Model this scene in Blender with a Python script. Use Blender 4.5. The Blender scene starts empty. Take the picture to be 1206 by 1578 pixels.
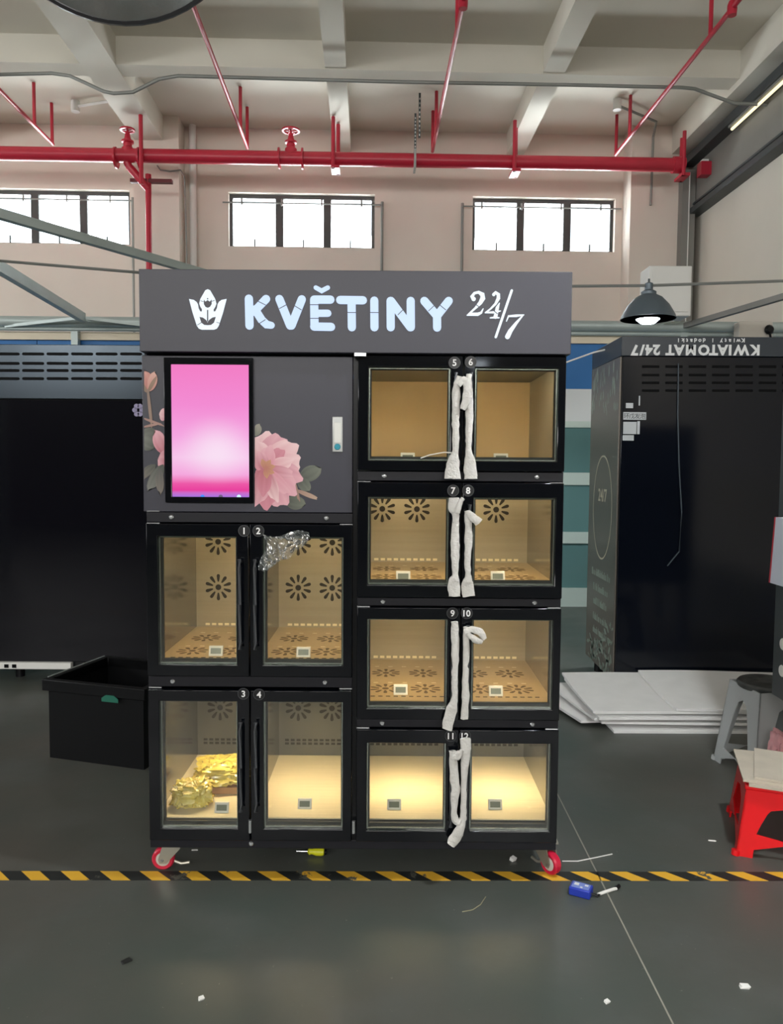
import bpy, math, random
from mathutils import Vector, Matrix
random.seed(7)
scene = bpy.context.scene
COL = scene.collection

# ------------------------------------------------------------------ camera
F_PX, W_PX, H_PX = 1190.0, 1206.0, 1578.0
PITCH, ROLL, CAM_Z = math.radians(3.5), math.radians(0.4), 1.5
cam = bpy.data.cameras.new('camera')
cam.sensor_fit = 'VERTICAL'
cam.sensor_height = 36.0
cam.lens = F_PX / H_PX * 36.0
cam.clip_start, cam.clip_end = 0.05, 200
cam_ob = bpy.data.objects.new('camera', cam)
COL.objects.link(cam_ob)
_f = Vector((0, math.cos(PITCH), -math.sin(PITCH)))
_u = Vector((0, math.sin(PITCH), math.cos(PITCH)))
_r = Vector((1, 0, 0))
R_, U_ = _r*math.cos(ROLL)+_u*math.sin(ROLL), _u*math.cos(ROLL)-_r*math.sin(ROLL)
cam_ob.matrix_world = Matrix(((R_.x, U_.x, -_f.x, 0), (R_.y, U_.y, -_f.y, 0), (R_.z, U_.z, -_f.z, CAM_Z), (0, 0, 0, 1)))
scene.camera = cam_ob

# ------------------------------------------------------------------ world, exposure, daylight
world = bpy.data.worlds.new('overcast_sky')
scene.world = world
world.use_nodes = True
bg = world.node_tree.nodes['Background']
bg.inputs['Color'].default_value = (0.93, 0.97, 1.0, 1)
bg.inputs['Strength'].default_value = 38.0
scene.view_settings.view_transform = 'Standard'
scene.view_settings.look = 'None'
scene.view_settings.gamma = 1.0
scene.view_settings.use_curve_mapping = False
scene.view_settings.exposure = 0.35

THETA = 0.03                       # the hall stands turned by this against the machine
CT, ST = math.cos(THETA), math.sin(THETA)
def hall(u, v, z=0.0):
    return Vector((u*CT - v*ST, u*ST + v*CT, z))

def area_light(name, loc, aim, sx, sy, watts, color, spread=180, portal=False):
    l = bpy.data.lights.new(name, 'AREA')
    l.shape = 'RECTANGLE'; l.size, l.size_y = sx, sy
    l.energy = watts; l.color = color; l.spread = math.radians(spread)
    if portal: l.cycles.is_portal = True
    o = bpy.data.objects.new(name, l); COL.objects.link(o)
    d = Vector(aim) - Vector(loc)
    o.location = loc
    o.rotation_euler = d.to_track_quat('-Z', 'Y').to_euler()
    return o
# area lamps added on the solid rear and left walls, in place of unseen windows
for i, uu in enumerate((-8.2, -3.0, 2.2)):
    area_light('daylight_fill_rear', hall(uu, -7.9, 4.55), hall(uu, 0, 3.2), 4.2, 1.7, 290, (1.0, 0.98, 0.95))
for vv in (-3.0, 3.0, 8.6):
    area_light('daylight_fill_side', hall(-12.9, vv, 4.3), hall(0, vv, 3.0), 4.2, 1.5, 200, (0.96, 0.98, 1.0))
WIN = [(-6.01, -3.735), (-2.207, 0.075), (1.62, 3.885)]
for a, b in WIN:
    area_light('window_portal', hall((a+b)/2, 12.62, 5.31), hall((a+b)/2, 5, 5.31), b-a, 0.85, 1, (1, 1, 1), portal=True)

# ------------------------------------------------------------------ pixel geometry helpers (used to take real positions off the photo)
def ray(px, py):
    a, b = (px-603)/F_PX, (789-py)/F_PX
    return R_*a + U_*b + _f
def at(px, py, Y):
    d = ray(px, py); t = Y/d.y
    return Vector((d.x*t, Y, CAM_Z + d.z*t))
def atz(px, py, Z=0.0):
    d = ray(px, py); t = (Z-CAM_Z)/d.z
    return Vector((d.x*t, d.y*t, Z))
def athall(px, py, v):
    d = ray(px, py); t = v/(-d.x*ST + d.y*CT)
    return Vector((d.x*t, d.y*t, CAM_Z + d.z*t))

# ------------------------------------------------------------------ materials
def lin(c):
    return tuple(((x/255.0)/12.92 if x/255.0 <= 0.04045 else (((x/255.0)+0.055)/1.055)**2.4) for x in c)
MATS = {}
def mat(name, rgb, rough=0.5, metal=0.0, spec=0.5, noise=0.0, nscale=6.0, emit=0.0, bump=0.0, bscale=40.0, rnoise=0.0, stretch=None, coat=0.0):
    """rgb: sRGB 0-255 reflectance."""
    if name in MATS: return MATS[name]
    m = bpy.data.materials.new(name); m.use_nodes = True
    nt = m.node_tree; b = nt.nodes['Principled BSDF']
    c = lin(rgb) + (1,)
    b.inputs['Base Color'].default_value = c
    b.inputs['Roughness'].default_value = rough
    b.inputs['Metallic'].default_value = metal
    b.inputs['Specular IOR Level'].default_value = spec
    b.inputs['Coat Weight'].default_value = coat
    if emit:
        b.inputs['Base Color'].default_value = tuple(x*0.15 for x in c[:3]) + (1,)
        b.inputs['Emission Color'].default_value = c
        b.inputs['Emission Strength'].default_value = emit
    if noise or bump or rnoise:
        tc = nt.nodes.new('ShaderNodeTexCoord')
        mp = nt.nodes.new('ShaderNodeMapping')
        nt.links.new(tc.outputs['Object'], mp.inputs['Vector'])
        if stretch: mp.inputs['Scale'].default_value = stretch
    if noise or rnoise:
        n = nt.nodes.new('ShaderNodeTexNoise'); n.inputs['Scale'].default_value = nscale; n.inputs['Detail'].default_value = 6
        nt.links.new(mp.outputs['Vector'], n.inputs['Vector'])
    if noise:
        r = nt.nodes.new('ShaderNodeValToRGB')
        r.color_ramp.elements[0].position, r.color_ramp.elements[1].position = 0.3, 0.7
        r.color_ramp.elements[0].color = tuple(max(0, x*(1-noise)) for x in c[:3]) + (1,)
        r.color_ramp.elements[1].color = tuple(min(1, x*(1+noise)) for x in c[:3]) + (1,)
        nt.links.new(n.outputs['Fac'], r.inputs['Fac']); nt.links.new(r.outputs['Color'], b.inputs['Base Color'])
    if rnoise:
        mr = nt.nodes.new('ShaderNodeMapRange')
        mr.inputs['To Min'].default_value = max(0.02, rough-rnoise); mr.inputs['To Max'].default_value = min(1, rough+rnoise)
        nt.links.new(n.outputs['Fac'], mr.inputs['Value']); nt.links.new(mr.outputs['Result'], b.inputs['Roughness'])
    if bump:
        n2 = nt.nodes.new('ShaderNodeTexNoise'); n2.inputs['Scale'].default_value = bscale; n2.inputs['Detail'].default_value = 4
        nt.links.new(mp.outputs['Vector'], n2.inputs['Vector'])
        bp = nt.nodes.new('ShaderNodeBump'); bp.inputs['Strength'].default_value = bump; bp.inputs['Distance'].default_value = 0.01
        nt.links.new(n2.outputs['Fac'], bp.inputs['Height']); nt.links.new(bp.outputs['Normal'], b.inputs['Normal'])
    MATS[name] = m
    return m

def glass_mat(name, tint, reflect=0.07, rough=0.02, body=0.0, body_rgb=(200, 210, 205)):
    """thin pane: light passes straight through, a share is reflected, and a share meets a coloured film."""
    m = bpy.data.materials.new(name); m.use_nodes = True
    nt = m.node_tree; nt.nodes.clear()
    out = nt.nodes.new('ShaderNodeOutputMaterial')
    tr = nt.nodes.new('ShaderNodeBsdfTransparent'); tr.inputs['Color'].default_value = lin(tint) + (1,)
    gl = nt.nodes.new('ShaderNodeBsdfGlossy'); gl.inputs['Roughness'].default_value = rough
    mx = nt.nodes.new('ShaderNodeMixShader')
    fr = nt.nodes.new('ShaderNodeFresnel'); fr.inputs['IOR'].default_value = 1.45
    ma = nt.nodes.new('ShaderNodeMath'); ma.operation = 'MULTIPLY'; ma.inputs[1].default_value = reflect/0.035
    nt.links.new(fr.outputs['Fac'], ma.inputs[0]); ma.use_clamp = True
    nt.links.new(ma.outputs[0], mx.inputs['Fac']); nt.links.new(tr.outputs[0], mx.inputs[1]); nt.links.new(gl.outputs[0], mx.inputs[2])
    last = mx
    if body:
        df = nt.nodes.new('ShaderNodeBsdfDiffuse'); df.inputs['Color'].default_value = lin(body_rgb) + (1,)
        m2 = nt.nodes.new('ShaderNodeMixShader'); m2.inputs['Fac'].default_value = body
        nt.links.new(mx.outputs[0], m2.inputs[1]); nt.links.new(df.outputs[0], m2.inputs[2]); last = m2
    nt.links.new(last.outputs[0], out.inputs['Surface'])
    return m

def attr_mat(name, rough=0.45, emit=0.0):
    m = bpy.data.materials.new(name); m.use_nodes = True
    nt = m.node_tree; b = nt.nodes['Principled BSDF']
    a = nt.nodes.new('ShaderNodeAttribute'); a.attribute_name = 'print'
    nt.links.new(a.outputs['Color'], b.inputs['Base Color'])
    b.inputs['Roughness'].default_value = rough
    return m

M_WALL = mat('wall_plaster', (219, 209, 198), 0.85, noise=0.05, nscale=0.9, bump=0.05, bscale=60)
M_WALLDK = mat('grey_wall_paint', (120, 118, 112), 0.8, noise=0.06, nscale=0.7)
M_CEIL = mat('ceiling_paint', (214, 209, 196), 0.9, noise=0.05, nscale=0.7)
M_BEAM = mat('beam_paint', (214, 210, 198), 0.9, noise=0.04, nscale=0.8)
M_RED = mat('red_pipe_paint', (180, 34, 56), 0.35, noise=0.06, nscale=4)
M_STEEL = mat('galvanised_steel', (168, 174, 172), 0.35, metal=0.75, noise=0.08, nscale=9)
M_ALU = mat('painted_frame_grey', (178, 190, 188), 0.4, metal=0.25, noise=0.05, nscale=5)
M_GREY = mat('grey_girder_paint', (128, 127, 122), 0.55, noise=0.06, nscale=2)
M_DKGREY = mat('dark_grey_steel', (70, 76, 78), 0.45, metal=0.4)
M_WINFRAME = mat('window_frame_grey', (74, 76, 75), 0.5, metal=0.3)
M_WHITE = mat('white_plastic', (226, 226, 222), 0.45)
M_CONDUIT = mat('grey_conduit', (140, 142, 138), 0.5, metal=0.3)
M_BLACKGLOSS = mat('black_gloss', (7, 9, 14), 0.07, spec=0.35)
M_BLACK = mat('black_satin', (12, 13, 16), 0.32, spec=0.3)
M_CHAR = mat('charcoal_powder_coat', (53, 53, 63), 0.42, spec=0.45, noise=0.02, nscale=300)
M_RAIL = mat('charcoal_rail', (28, 28, 33), 0.4, spec=0.3)
M_BOLT = mat('bright_bolt', (205, 208, 210), 0.25, metal=0.9)
M_TRIM = mat('silver_glass_edge', (170, 176, 172), 0.25, metal=0.8)
M_PANEL = mat('compartment_panel', (170, 160, 142), 0.36, metal=0.35, noise=0.05, nscale=5, stretch=(0.3, 1, 14))
M_SIDE = mat('compartment_side', (150, 148, 142), 0.16, metal=0.85)
M_FLOORPAN = mat('compartment_tray', (186, 160, 118), 0.32, metal=0.3, noise=0.06, nscale=9, stretch=(1, 8, 1))
M_CREAM = mat('compartment_cream_tray', (232, 219, 188), 0.5, noise=0.05, nscale=5, stretch=(0.5, 22, 1))
M_KRAFT = mat('compartment_kraft', (188, 164, 124), 0.6, noise=0.05, nscale=5)
M_HOLE = mat('vent_hole_dark', (30, 25, 18), 0.7)
M_SLOTGLINT = mat('slot_glint', (250, 236, 200), 0.3)  # light glinting in the slots, put into a pale colour
M_TISSUE = mat('white_tissue', (206, 204, 199), 0.8, noise=0.05, nscale=30, bump=0.5, bscale=120)
M_PRINT = attr_mat('flower_print')
M_GLASS = glass_mat('door_glass', (246, 248, 245), 0.055)
M_PANE = glass_mat('window_pane', (250, 252, 252), 0.03, body=0.02, body_rgb=(230, 235, 238))

# floor: dark green-grey epoxy with wear
def floor_material():
    m = bpy.data.materials.new('epoxy_floor'); m.use_nodes = True
    nt = m.node_tree; b = nt.nodes['Principled BSDF']
    tc = nt.nodes.new('ShaderNodeTexCoord')
    def noise(scale, detail, lo, hi, rough=0.55):
        n = nt.nodes.new('ShaderNodeTexNoise'); n.inputs['Scale'].default_value = scale; n.inputs['Detail'].default_value = detail
        n.inputs['Roughness'].default_value = rough
        nt.links.new(tc.outputs['Object'], n.inputs['Vector'])
        r = nt.nodes.new('ShaderNodeMapRange'); r.inputs['From Min'].default_value = lo; r.inputs['From Max'].default_value = hi
        nt.links.new(n.outputs['Fac'], r.inputs['Value'])
        return r.outputs['Result']
    def mix(fac, a, c2):
        x = nt.nodes.new('ShaderNodeMix'); x.data_type = 'RGBA'
        nt.links.new(fac, x.inputs['Factor'])
        if isinstance(a, tuple): x.inputs['A'].default_value = lin(a) + (1,)
        else: nt.links.new(a, x.inputs['A'])
        x.inputs['B'].default_value = lin(c2) + (1,)
        return x.outputs['Result']
    c = mix(noise(0.9, 5, 0.35, 0.65), (71, 79, 74), (86, 84, 78))
    c = mix(noise(2.3, 5, 0.50, 0.85), c, (92, 95, 92))
    c = mix(noise(60, 4, 0.70, 0.76), c, (120, 120, 112))
    nt.links.new(c, b.inputs['Base Color'])
    r = nt.nodes.new('ShaderNodeMapRange'); r.inputs['To Min'].default_value = 0.30; r.inputs['To Max'].default_value = 0.42
    nt.links.new(noise(1.6, 6, 0.3, 0.7), r.inputs['Value']); nt.links.new(r.outputs['Result'], b.inputs['Roughness'])
    bp = nt.nodes.new('ShaderNodeBump'); bp.inputs['Strength'].default_value = 0.04; bp.inputs['Distance'].default_value = 0.01
    nt.links.new(noise(14, 4, 0, 1), bp.inputs['Height']); nt.links.new(bp.outputs['Normal'], b.inputs['Normal'])
    b.inputs['Specular IOR Level'].default_value = 0.5
    return m

def tape_material():
    m = bpy.data.materials.new('hazard_tape'); m.use_nodes = True
    nt = m.node_tree; b = nt.nodes['Principled BSDF']; b.inputs['Roughness'].default_value = 0.5
    tc = nt.nodes.new('ShaderNodeTexCoord'); sp = nt.nodes.new('ShaderNodeSeparateXYZ')
    nt.links.new(tc.outputs['Object'], sp.inputs[0])
    def math_(op, a, v):
        n = nt.nodes.new('ShaderNodeMath'); n.operation = op
        nt.links.new(a, n.inputs[0])
        if isinstance(v, (int, float)): n.inputs[1].default_value = v
        else: nt.links.new(v, n.inputs[1])
        return n.outputs[0]
    x = math_('ADD', sp.outputs['X'], math_('MULTIPLY', sp.outputs['Y'], 1.05))
    fr = math_('FRACT', math_('MULTIPLY', x, 1/0.146), 0)
    st = math_('GREATER_THAN', fr, 0.53)
    n = nt.nodes.new('ShaderNodeTexNoise'); n.inputs['Scale'].default_value = 5; n.inputs['Detail'].default_value = 9; n.inputs['Roughness'].default_value = 0.7
    nt.links.new(tc.outputs['Object'], n.inputs['Vector'])
    wear = math_('GREATER_THAN', n.outputs['Fac'], 0.62)
    m1 = nt.nodes.new('ShaderNodeMix'); m1.data_type = 'RGBA'
    m1.inputs['A'].default_value = lin((34, 36, 36)) + (1,); m1.inputs['B'].default_value = lin((222, 172, 52)) + (1,)
    nt.links.new(st, m1.inputs['Factor'])
    m2 = nt.nodes.new('ShaderNodeMix'); m2.data_type = 'RGBA'; m2.inputs['B'].default_value = lin((84, 84, 76)) + (1,)
    nt.links.new(wear, m2.inputs['Factor']); nt.links.new(m1.outputs['Result'], m2.inputs['A'])
    nt.links.new(m2.outputs['Result'], b.inputs['Base Color'])
    return m

def screen_material(x0, x1, z0, z1):
    """what the display shows: pink field with a pale glow and a darker band near the foot."""
    m = bpy.data.materials.new('display_picture'); m.use_nodes = True
    nt = m.node_tree; nt.nodes.clear()
    out = nt.nodes.new('ShaderNodeOutputMaterial'); em = nt.nodes.new('ShaderNodeEmission')
    tc = nt.nodes.new('ShaderNodeTexCoord'); sp = nt.nodes.new('ShaderNodeSeparateXYZ')
    nt.links.new(tc.outputs['Generated'], sp.inputs[0])
    r = nt.nodes.new('ShaderNodeValToRGB'); e = r.color_ramp.elements
    stops = [(0.0, (170, 120, 225)), (0.03, (205, 110, 205)), (0.05, (236, 66, 160)), (0.10, (240, 90, 170)), (0.17, (248, 170, 225)), (0.30, (250, 200, 238)), (0.46, (248, 168, 228)), (0.7, (246, 142, 214)), (1.0, (246, 128, 200))]
    e[0].position, e[0].color = stops[0][0], lin(stops[0][1]) + (1,)
    e[1].position, e[1].color = stops[-1][0], lin(stops[-1][1]) + (1,)
    for p, c in stops[1:-1]:
        k = e.new(p); k.color = lin(c) + (1,)
    nt.links.new(sp.outputs['Z'], r.inputs['Fac'])
    # pale glow of the picture
    v = nt.nodes.new('ShaderNodeVectorMath'); v.operation = 'SUBTRACT'; v.inputs[1].default_value = (0.58, 0.5, 0.36)
    nt.links.new(tc.outputs['Generated'], v.inputs[0])
    v2 = nt.nodes.new('ShaderNodeVectorMath'); v2.operation = 'MULTIPLY'; v2.inputs[1].default_value = (1.6, 0, 3.2)
    nt.links.new(v.outputs[0], v2.inputs[0])
    ln = nt.nodes.new('ShaderNodeVectorMath'); ln.operation = 'LENGTH'; nt.links.new(v2.outputs[0], ln.inputs[0])
    mr = nt.nodes.new('ShaderNodeMapRange'); mr.interpolation_type = 'SMOOTHSTEP'
    mr.inputs['From Min'].default_value = 0.0; mr.inputs['From Max'].default_value = 0.95
    mr.inputs['To Min'].default_value = 0.6; mr.inputs['To Max'].default_value = 0.0
    nt.links.new(ln.outputs['Value'], mr.inputs['Value'])
    mx = nt.nodes.new('ShaderNodeMix'); mx.data_type = 'RGBA'; mx.inputs['B'].default_value = lin((255, 246, 255)) + (1,)
    nt.links.new(mr.outputs['Result'], mx.inputs['Factor']); nt.links.new(r.outputs['Color'], mx.inputs['A'])
    nt.links.new(mx.outputs['Result'], em.inputs['Color']); em.inputs['Strength'].default_value = 0.76
    nt.links.new(em.outputs[0], out.inputs['Surface'])
    return m

# ------------------------------------------------------------------ mesh builder
LOC = {}
class MB:
    def __init__(s): s.v, s.f, s.c = [], [], None
    def add(s, verts, faces):
        o = len(s.v); s.v += [Vector(p) for p in verts]; s.f += [tuple(i+o for i in f) for f in faces]; return s
    def box(s, x0, x1, y0, y1, z0, z1, fn=None):
        p = [(x0,y0,z0),(x1,y0,z0),(x1,y1,z0),(x0,y1,z0),(x0,y0,z1),(x1,y0,z1),(x1,y1,z1),(x0,y1,z1)]
        if fn: p = [fn(*q) for q in p]
        return s.add(p, [(0,3,2,1),(4,5,6,7),(0,1,5,4),(1,2,6,5),(2,3,7,6),(3,0,4,7)])
    def obox(s, c, ax, ay, az, hx, hy, hz):
        c, ax, ay, az = Vector(c), Vector(ax), Vector(ay), Vector(az)
        return s.box(-hx, hx, -hy, hy, -hz, hz, lambda x, y, z: c + ax*x + ay*y + az*z)
    def bar(s, p0, p1, w, h, up=(0, 0, 1)):
        p0, p1 = Vector(p0), Vector(p1); d = (p1-p0); L = d.length; d.normalize()
        x = d.cross(Vector(up)); x.normalize(); z = x.cross(d)
        return s.obox((p0+p1)/2, d, x, z, L/2, w/2, h/2)
    def tube(s, pts, r, n=10, caps=True, sq=1.0, up=(0, 0, 1)):
        pts = [Vector(p) for p in pts]; rr = r if isinstance(r, (list, tuple)) else [r]*len(pts)
        o = len(s.v)
        for i, p in enumerate(pts):
            d = (pts[min(i+1, len(pts)-1)] - pts[max(i-1, 0)]).normalized()
            a = d.cross(Vector(up))
            if a.length < 1e-4: a = d.cross(Vector((1, 0, 0)))
            a.normalize(); b = a.cross(d)
            q = rr[i]; qa, qb = (q if isinstance(q, (list, tuple)) else (q, q*sq))
            for k in range(n):
                t = 2*math.pi*k/n
                s.v.append(p + a*math.cos(t)*qa + b*math.sin(t)*qb)
        for i in range(len(pts)-1):
            for k in range(n):
                k2 = (k+1) % n
                s.f.append((o+i*n+k, o+i*n+k2, o+(i+1)*n+k2, o+(i+1)*n+k))
        if caps:
            s.f.append(tuple(o+k for k in reversed(range(n)))); e = o+(len(pts)-1)*n
            s.f.append(tuple(e+k for k in range(n)))
        return s
    def cyl(s, p0, p1, r, n=16, r1=None): return s.tube([p0, p1], [r, r if r1 is None else r1], n)
    def lathe(s, c, prof, n=24, axis=(0, 0, 1), closed=False):
        c, ax = Vector(c), Vector(axis).normalized()
        a = ax.cross(Vector((0, 1, 0)))
        if a.length < 1e-3: a = ax.cross(Vector((1, 0, 0)))
        a.normalize(); b = ax.cross(a); o = len(s.v)
        for (r, h) in prof:
            for k in range(n):
                t = 2*math.pi*k/n; s.v.append(c + ax*h + a*math.cos(t)*r + b*math.sin(t)*r)
        m = len(prof)
        for i in range(m if closed else m-1):
            j = (i+1) % m
            for k in range(n):
                k2 = (k+1) % n; s.f.append((o+i*n+k, o+i*n+k2, o+j*n+k2, o+j*n+k))
        if not closed:
            if prof[0][0] > 1e-4: s.f.append(tuple(o+k for k in reversed(range(n))))
            if prof[-1][0] > 1e-4: s.f.append(tuple(o+(m-1)*n+k for k in range(n)))
        return s
    def prism(s, poly, fn, t0, t1):
        """poly 2-D outline, fn(a, b, t) -> point; t0, t1 the two depths."""
        n = len(poly); o = len(s.v)
        s.v += [Vector(fn(a, b, t0)) for a, b in poly] + [Vector(fn(a, b, t1)) for a, b in poly]
        s.f += [tuple(o+i for i in range(n)), tuple(o+n+i for i in reversed(range(n)))]
        s.f += [(o+i, o+n+i, o+n+(i+1) % n, o+(i+1) % n) for i in range(n)]
        return s
    def ring(s, outer, inner, fn, t0, t1):
        """outer/inner (a0,a1,b0,b1) rectangles: a frame with a hole."""
        def pts(q): return [(q[0],q[2]),(q[1],q[2]),(q[1],q[3]),(q[0],q[3])]
        o = len(s.v)
        for t in (t0, t1):
            s.v += [Vector(fn(a, b, t)) for a, b in pts(outer)] + [Vector(fn(a, b, t)) for a, b in pts(inner)]
        for i in range(4):
            j = (i+1) % 4
            s.f += [(o+i, o+j, o+4+j, o+4+i), (o+8+i, o+12+i, o+12+j, o+8+j), (o+i, o+8+i, o+8+j, o+j), (o+4+i, o+4+j, o+12+j, o+12+i)]
        return s
    def build(s, name, m, parent=None, label=None, cat=None, group=None, kind=None, smooth=True, bevel=0.0, base=True):
        me = bpy.data.meshes.new(name)
        loc = Vector((0, 0, 0))
        if parent is None and base and s.v:
            xs = [p.x for p in s.v]; ys = [p.y for p in s.v]; zs = [p.z for p in s.v]
            loc = Vector(((min(xs)+max(xs))/2, (min(ys)+max(ys))/2, min(zs)))
        me.from_pydata([tuple(p-loc) for p in s.v], [], s.f)
        if s.c:
            a = me.color_attributes.new('print', 'FLOAT_COLOR', 'POINT')
            for i, c in enumerate(s.c): a.data[i].color = (*c, 1)
        me.materials.append(m); me.update()
        fix_normals(me)
        if smooth:
            me.shade_smooth(); me.set_sharp_from_angle(angle=math.radians(38))
        o = link(name, me, parent, loc)
        if bevel:
            md = o.modifiers.new('edge', 'BEVEL'); md.width = bevel; md.segments = 2; md.limit_method = 'ANGLE'
        tag(o, label, cat, group, kind)
        return o
import bmesh
def fix_normals(me):
    bm = bmesh.new(); bm.from_mesh(me); bmesh.ops.recalc_face_normals(bm, faces=bm.faces); bm.to_mesh(me); bm.free()
def link(name, data, parent, loc=Vector((0, 0, 0))):
    o = bpy.data.objects.new(name, data); COL.objects.link(o)
    o.location = loc
    if parent:
        o.parent = parent
        o.matrix_parent_inverse = Matrix.Translation(-LOC[parent.name])
        LOC[o.name] = Vector((0, 0, 0)) + loc
    else:
        LOC[o.name] = Vector(loc)
    return o
def tag(o, label=None, cat=None, group=None, kind=None):
    for k, v in (('label', label), ('category', cat), ('group', group), ('kind', kind)):
        if v: o[k] = v
    return o
def thing(name, loc, label, cat, group=None, kind=None):
    o = bpy.data.objects.new(name, None); COL.objects.link(o)
    o.empty_display_size = 0.1
    o.location = loc; LOC[o.name] = Vector(loc)
    return tag(o, label, cat, group, kind)
def share(name, src, parent, offset):
    """another piece of the same mesh, moved by offset."""
    o = bpy.data.objects.new(name, src.data); COL.objects.link(o)
    o.location = Vector(offset); o.parent = parent
    o.matrix_parent_inverse = Matrix.Translation(-LOC[parent.name]); LOC[o.name] = Vector(offset)
    return o
XZ = lambda y0: (lambda a, b, t: (a, t, b))        # outline in x/z, depth along y
fxz = XZ(0)

def text_verts(s, size, bold=0.0, depth=0.0006):
    c = bpy.data.curves.new('lettering', 'FONT'); c.body = s; c.size = size; c.extrude = depth/2; c.offset = bold; c.fill_mode = 'BOTH'
    c.resolution_u = 3
    o = bpy.data.objects.new('lettering', c); COL.objects.link(o)
    dg = bpy.context.evaluated_depsgraph_get()
    me = bpy.data.meshes.new_from_object(o.evaluated_get(dg))
    v = [p.co.copy() for p in me.vertices]; f = [tuple(q.vertices) for q in me.polygons]
    bpy.data.objects.remove(o); bpy.data.curves.remove(c); bpy.data.meshes.remove(me)
    return v, f
def text_on(s, size, fn, name, m, parent, bold=0.0, kind=None, center=True, squeeze=1.0, label=None):
    """fn(a, b, t): a along the line, b up, t outwards."""
    v, f = text_verts(s, size, bold)
    if not v: return None
    a0, a1 = min(p.x for p in v), max(p.x for p in v); b0, b1 = min(p.y for p in v), max(p.y for p in v)
    ca = (a0+a1)/2 if center else a0; cb = (b0+b1)/2 if center else 0
    mb = MB(); mb.add([fn((p.x-ca)*squeeze, p.y-cb, p.z) for p in v], f)
    return mb.build(name, m, parent, kind=kind, smooth=False, label=label)

def brush(mb, pts, fn, t0, t1, cap=6):
    """a stroke with round ends; pts = (a, b, half width)."""
    L, Rr = [], []
    n = len(pts)
    for i, (a, b, w) in enumerate(pts):
        p, q = pts[max(i-1, 0)], pts[min(i+1, n-1)]
        d = Vector((q[0]-p[0], q[1]-p[1])).normalized(); nx, ny = -d.y, d.x
        L.append((a+nx*w, b+ny*w)); Rr.append((a-nx*w, b-ny*w))
    def arc(i, j):
        a, b, w = pts[i]; d = Vector((a-pts[j][0], b-pts[j][1])).normalized(); th = math.atan2(d.y, d.x)
        return [(a+w*math.cos(th+math.pi/2-math.pi*k/cap), b+w*math.sin(th+math.pi/2-math.pi*k/cap)) for k in range(1, cap)]
    outline = L + arc(n-1, n-2) + Rr[::-1] + arc(0, 1)
    # strip quads keep the stroke clean where it bends
    o = len(mb.v)
    for t in (t0, t1):
        mb.v += [Vector(fn(a, b, t)) for a, b in L] + [Vector(fn(a, b, t)) for a, b in Rr]
    for i in range(n-1):
        mb.f += [(o+i, o+i+1, o+n+i+1, o+n+i), (o+2*n+i, o+3*n+i, o+3*n+i+1, o+2*n+i+1), (o+i, o+2*n+i, o+2*n+i+1, o+i+1), (o+n+i, o+n+i+1, o+3*n+i+1, o+3*n+i)]
    for (i, j) in ((n-1, n-2), (0, 1)):
        a, b, w = pts[i]
        if w < 1e-5: continue
        d = Vector((a-pts[j][0], b-pts[j][1])).normalized(); th = math.atan2(d.y, d.x)
        half = [(a+w*math.cos(th+math.pi/2-math.pi*k/cap), b+w*math.sin(th+math.pi/2-math.pi*k/cap)) for k in range(cap+1)]
        mb.prism(half, fn, t0, t1)
    return mb

# ================================================================== THE SETTING
def hb(mb, u0, u1, v0, v1, z0, z1):
    return mb.box(u0, u1, v0, v1, z0, z1, hall)
WU0, WU1, WV0, WV1 = -13.0, 5.05, -8.0, 12.4
SLAB = 6.70
fl = MB(); fl.box(WU0-0.3, WU1+0.3, WV0-0.3, WV1+0.3, -0.1, 0.0, hall)
floor = fl.build('floor', floor_material(), kind='structure', base=False)
seam = MB(); seam.box(0.766, 0.771, 1.2, 7.5, 0, 0.0008)
seam.build('seam', mat('floor_seam', (150, 148, 136), 0.5), floor)
ceiling = hb(MB(), WU0-0.3, WU1+0.3, WV0-0.3, WV1+0.3, SLAB, SLAB+0.15).build('ceiling', M_CEIL, kind='structure', base=False)

# back wall with three (and one further) window openings
wb = MB()
edges = [WU0-0.3]
openings = [(-9.9, -7.63)] + WIN
Z0W, Z1W = 4.90, 5.73
hb(wb, WU0-0.3, WU1+0.3, 12.4, 12.65, 0, Z0W)
hb(wb, WU0-0.3, WU1+0.3, 12.4, 12.65, Z1W, SLAB)
prev = WU0-0.3
for a, b in openings:
    hb(wb, prev, a, 12.4, 12.65, Z0W, Z1W); prev = b
hb(wb, prev, WU1+0.3, 12.4, 12.65, Z0W, Z1W)
wall_back = wb.build('wall_back', M_WALL, kind='structure', base=False)

def wall_with(name, boxes, m=M_WALL):
    mb = MB()
    for q in boxes: hb(mb, *q)
    return mb.build(name, m, kind='structure', base=False)
wall_with('wall_right', [(WU1, WU1+0.25, WV0-0.3, 12.4, 0, SLAB)], mat('right_wall_plaster', (216, 210, 198), 0.85, noise=0.04, nscale=0.8))
# rear and left walls (solid; the lamps added above stand in for window daylight)
wall_with('wall_rear', [(WU0-0.3, WU1+0.3, WV0-0.3, WV0, 0, SLAB)], M_WALLDK)
wall_with('wall_left', [(WU0-0.3, WU0, WV0, 12.4, 0, SLAB)], M_WALLDK)

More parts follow.
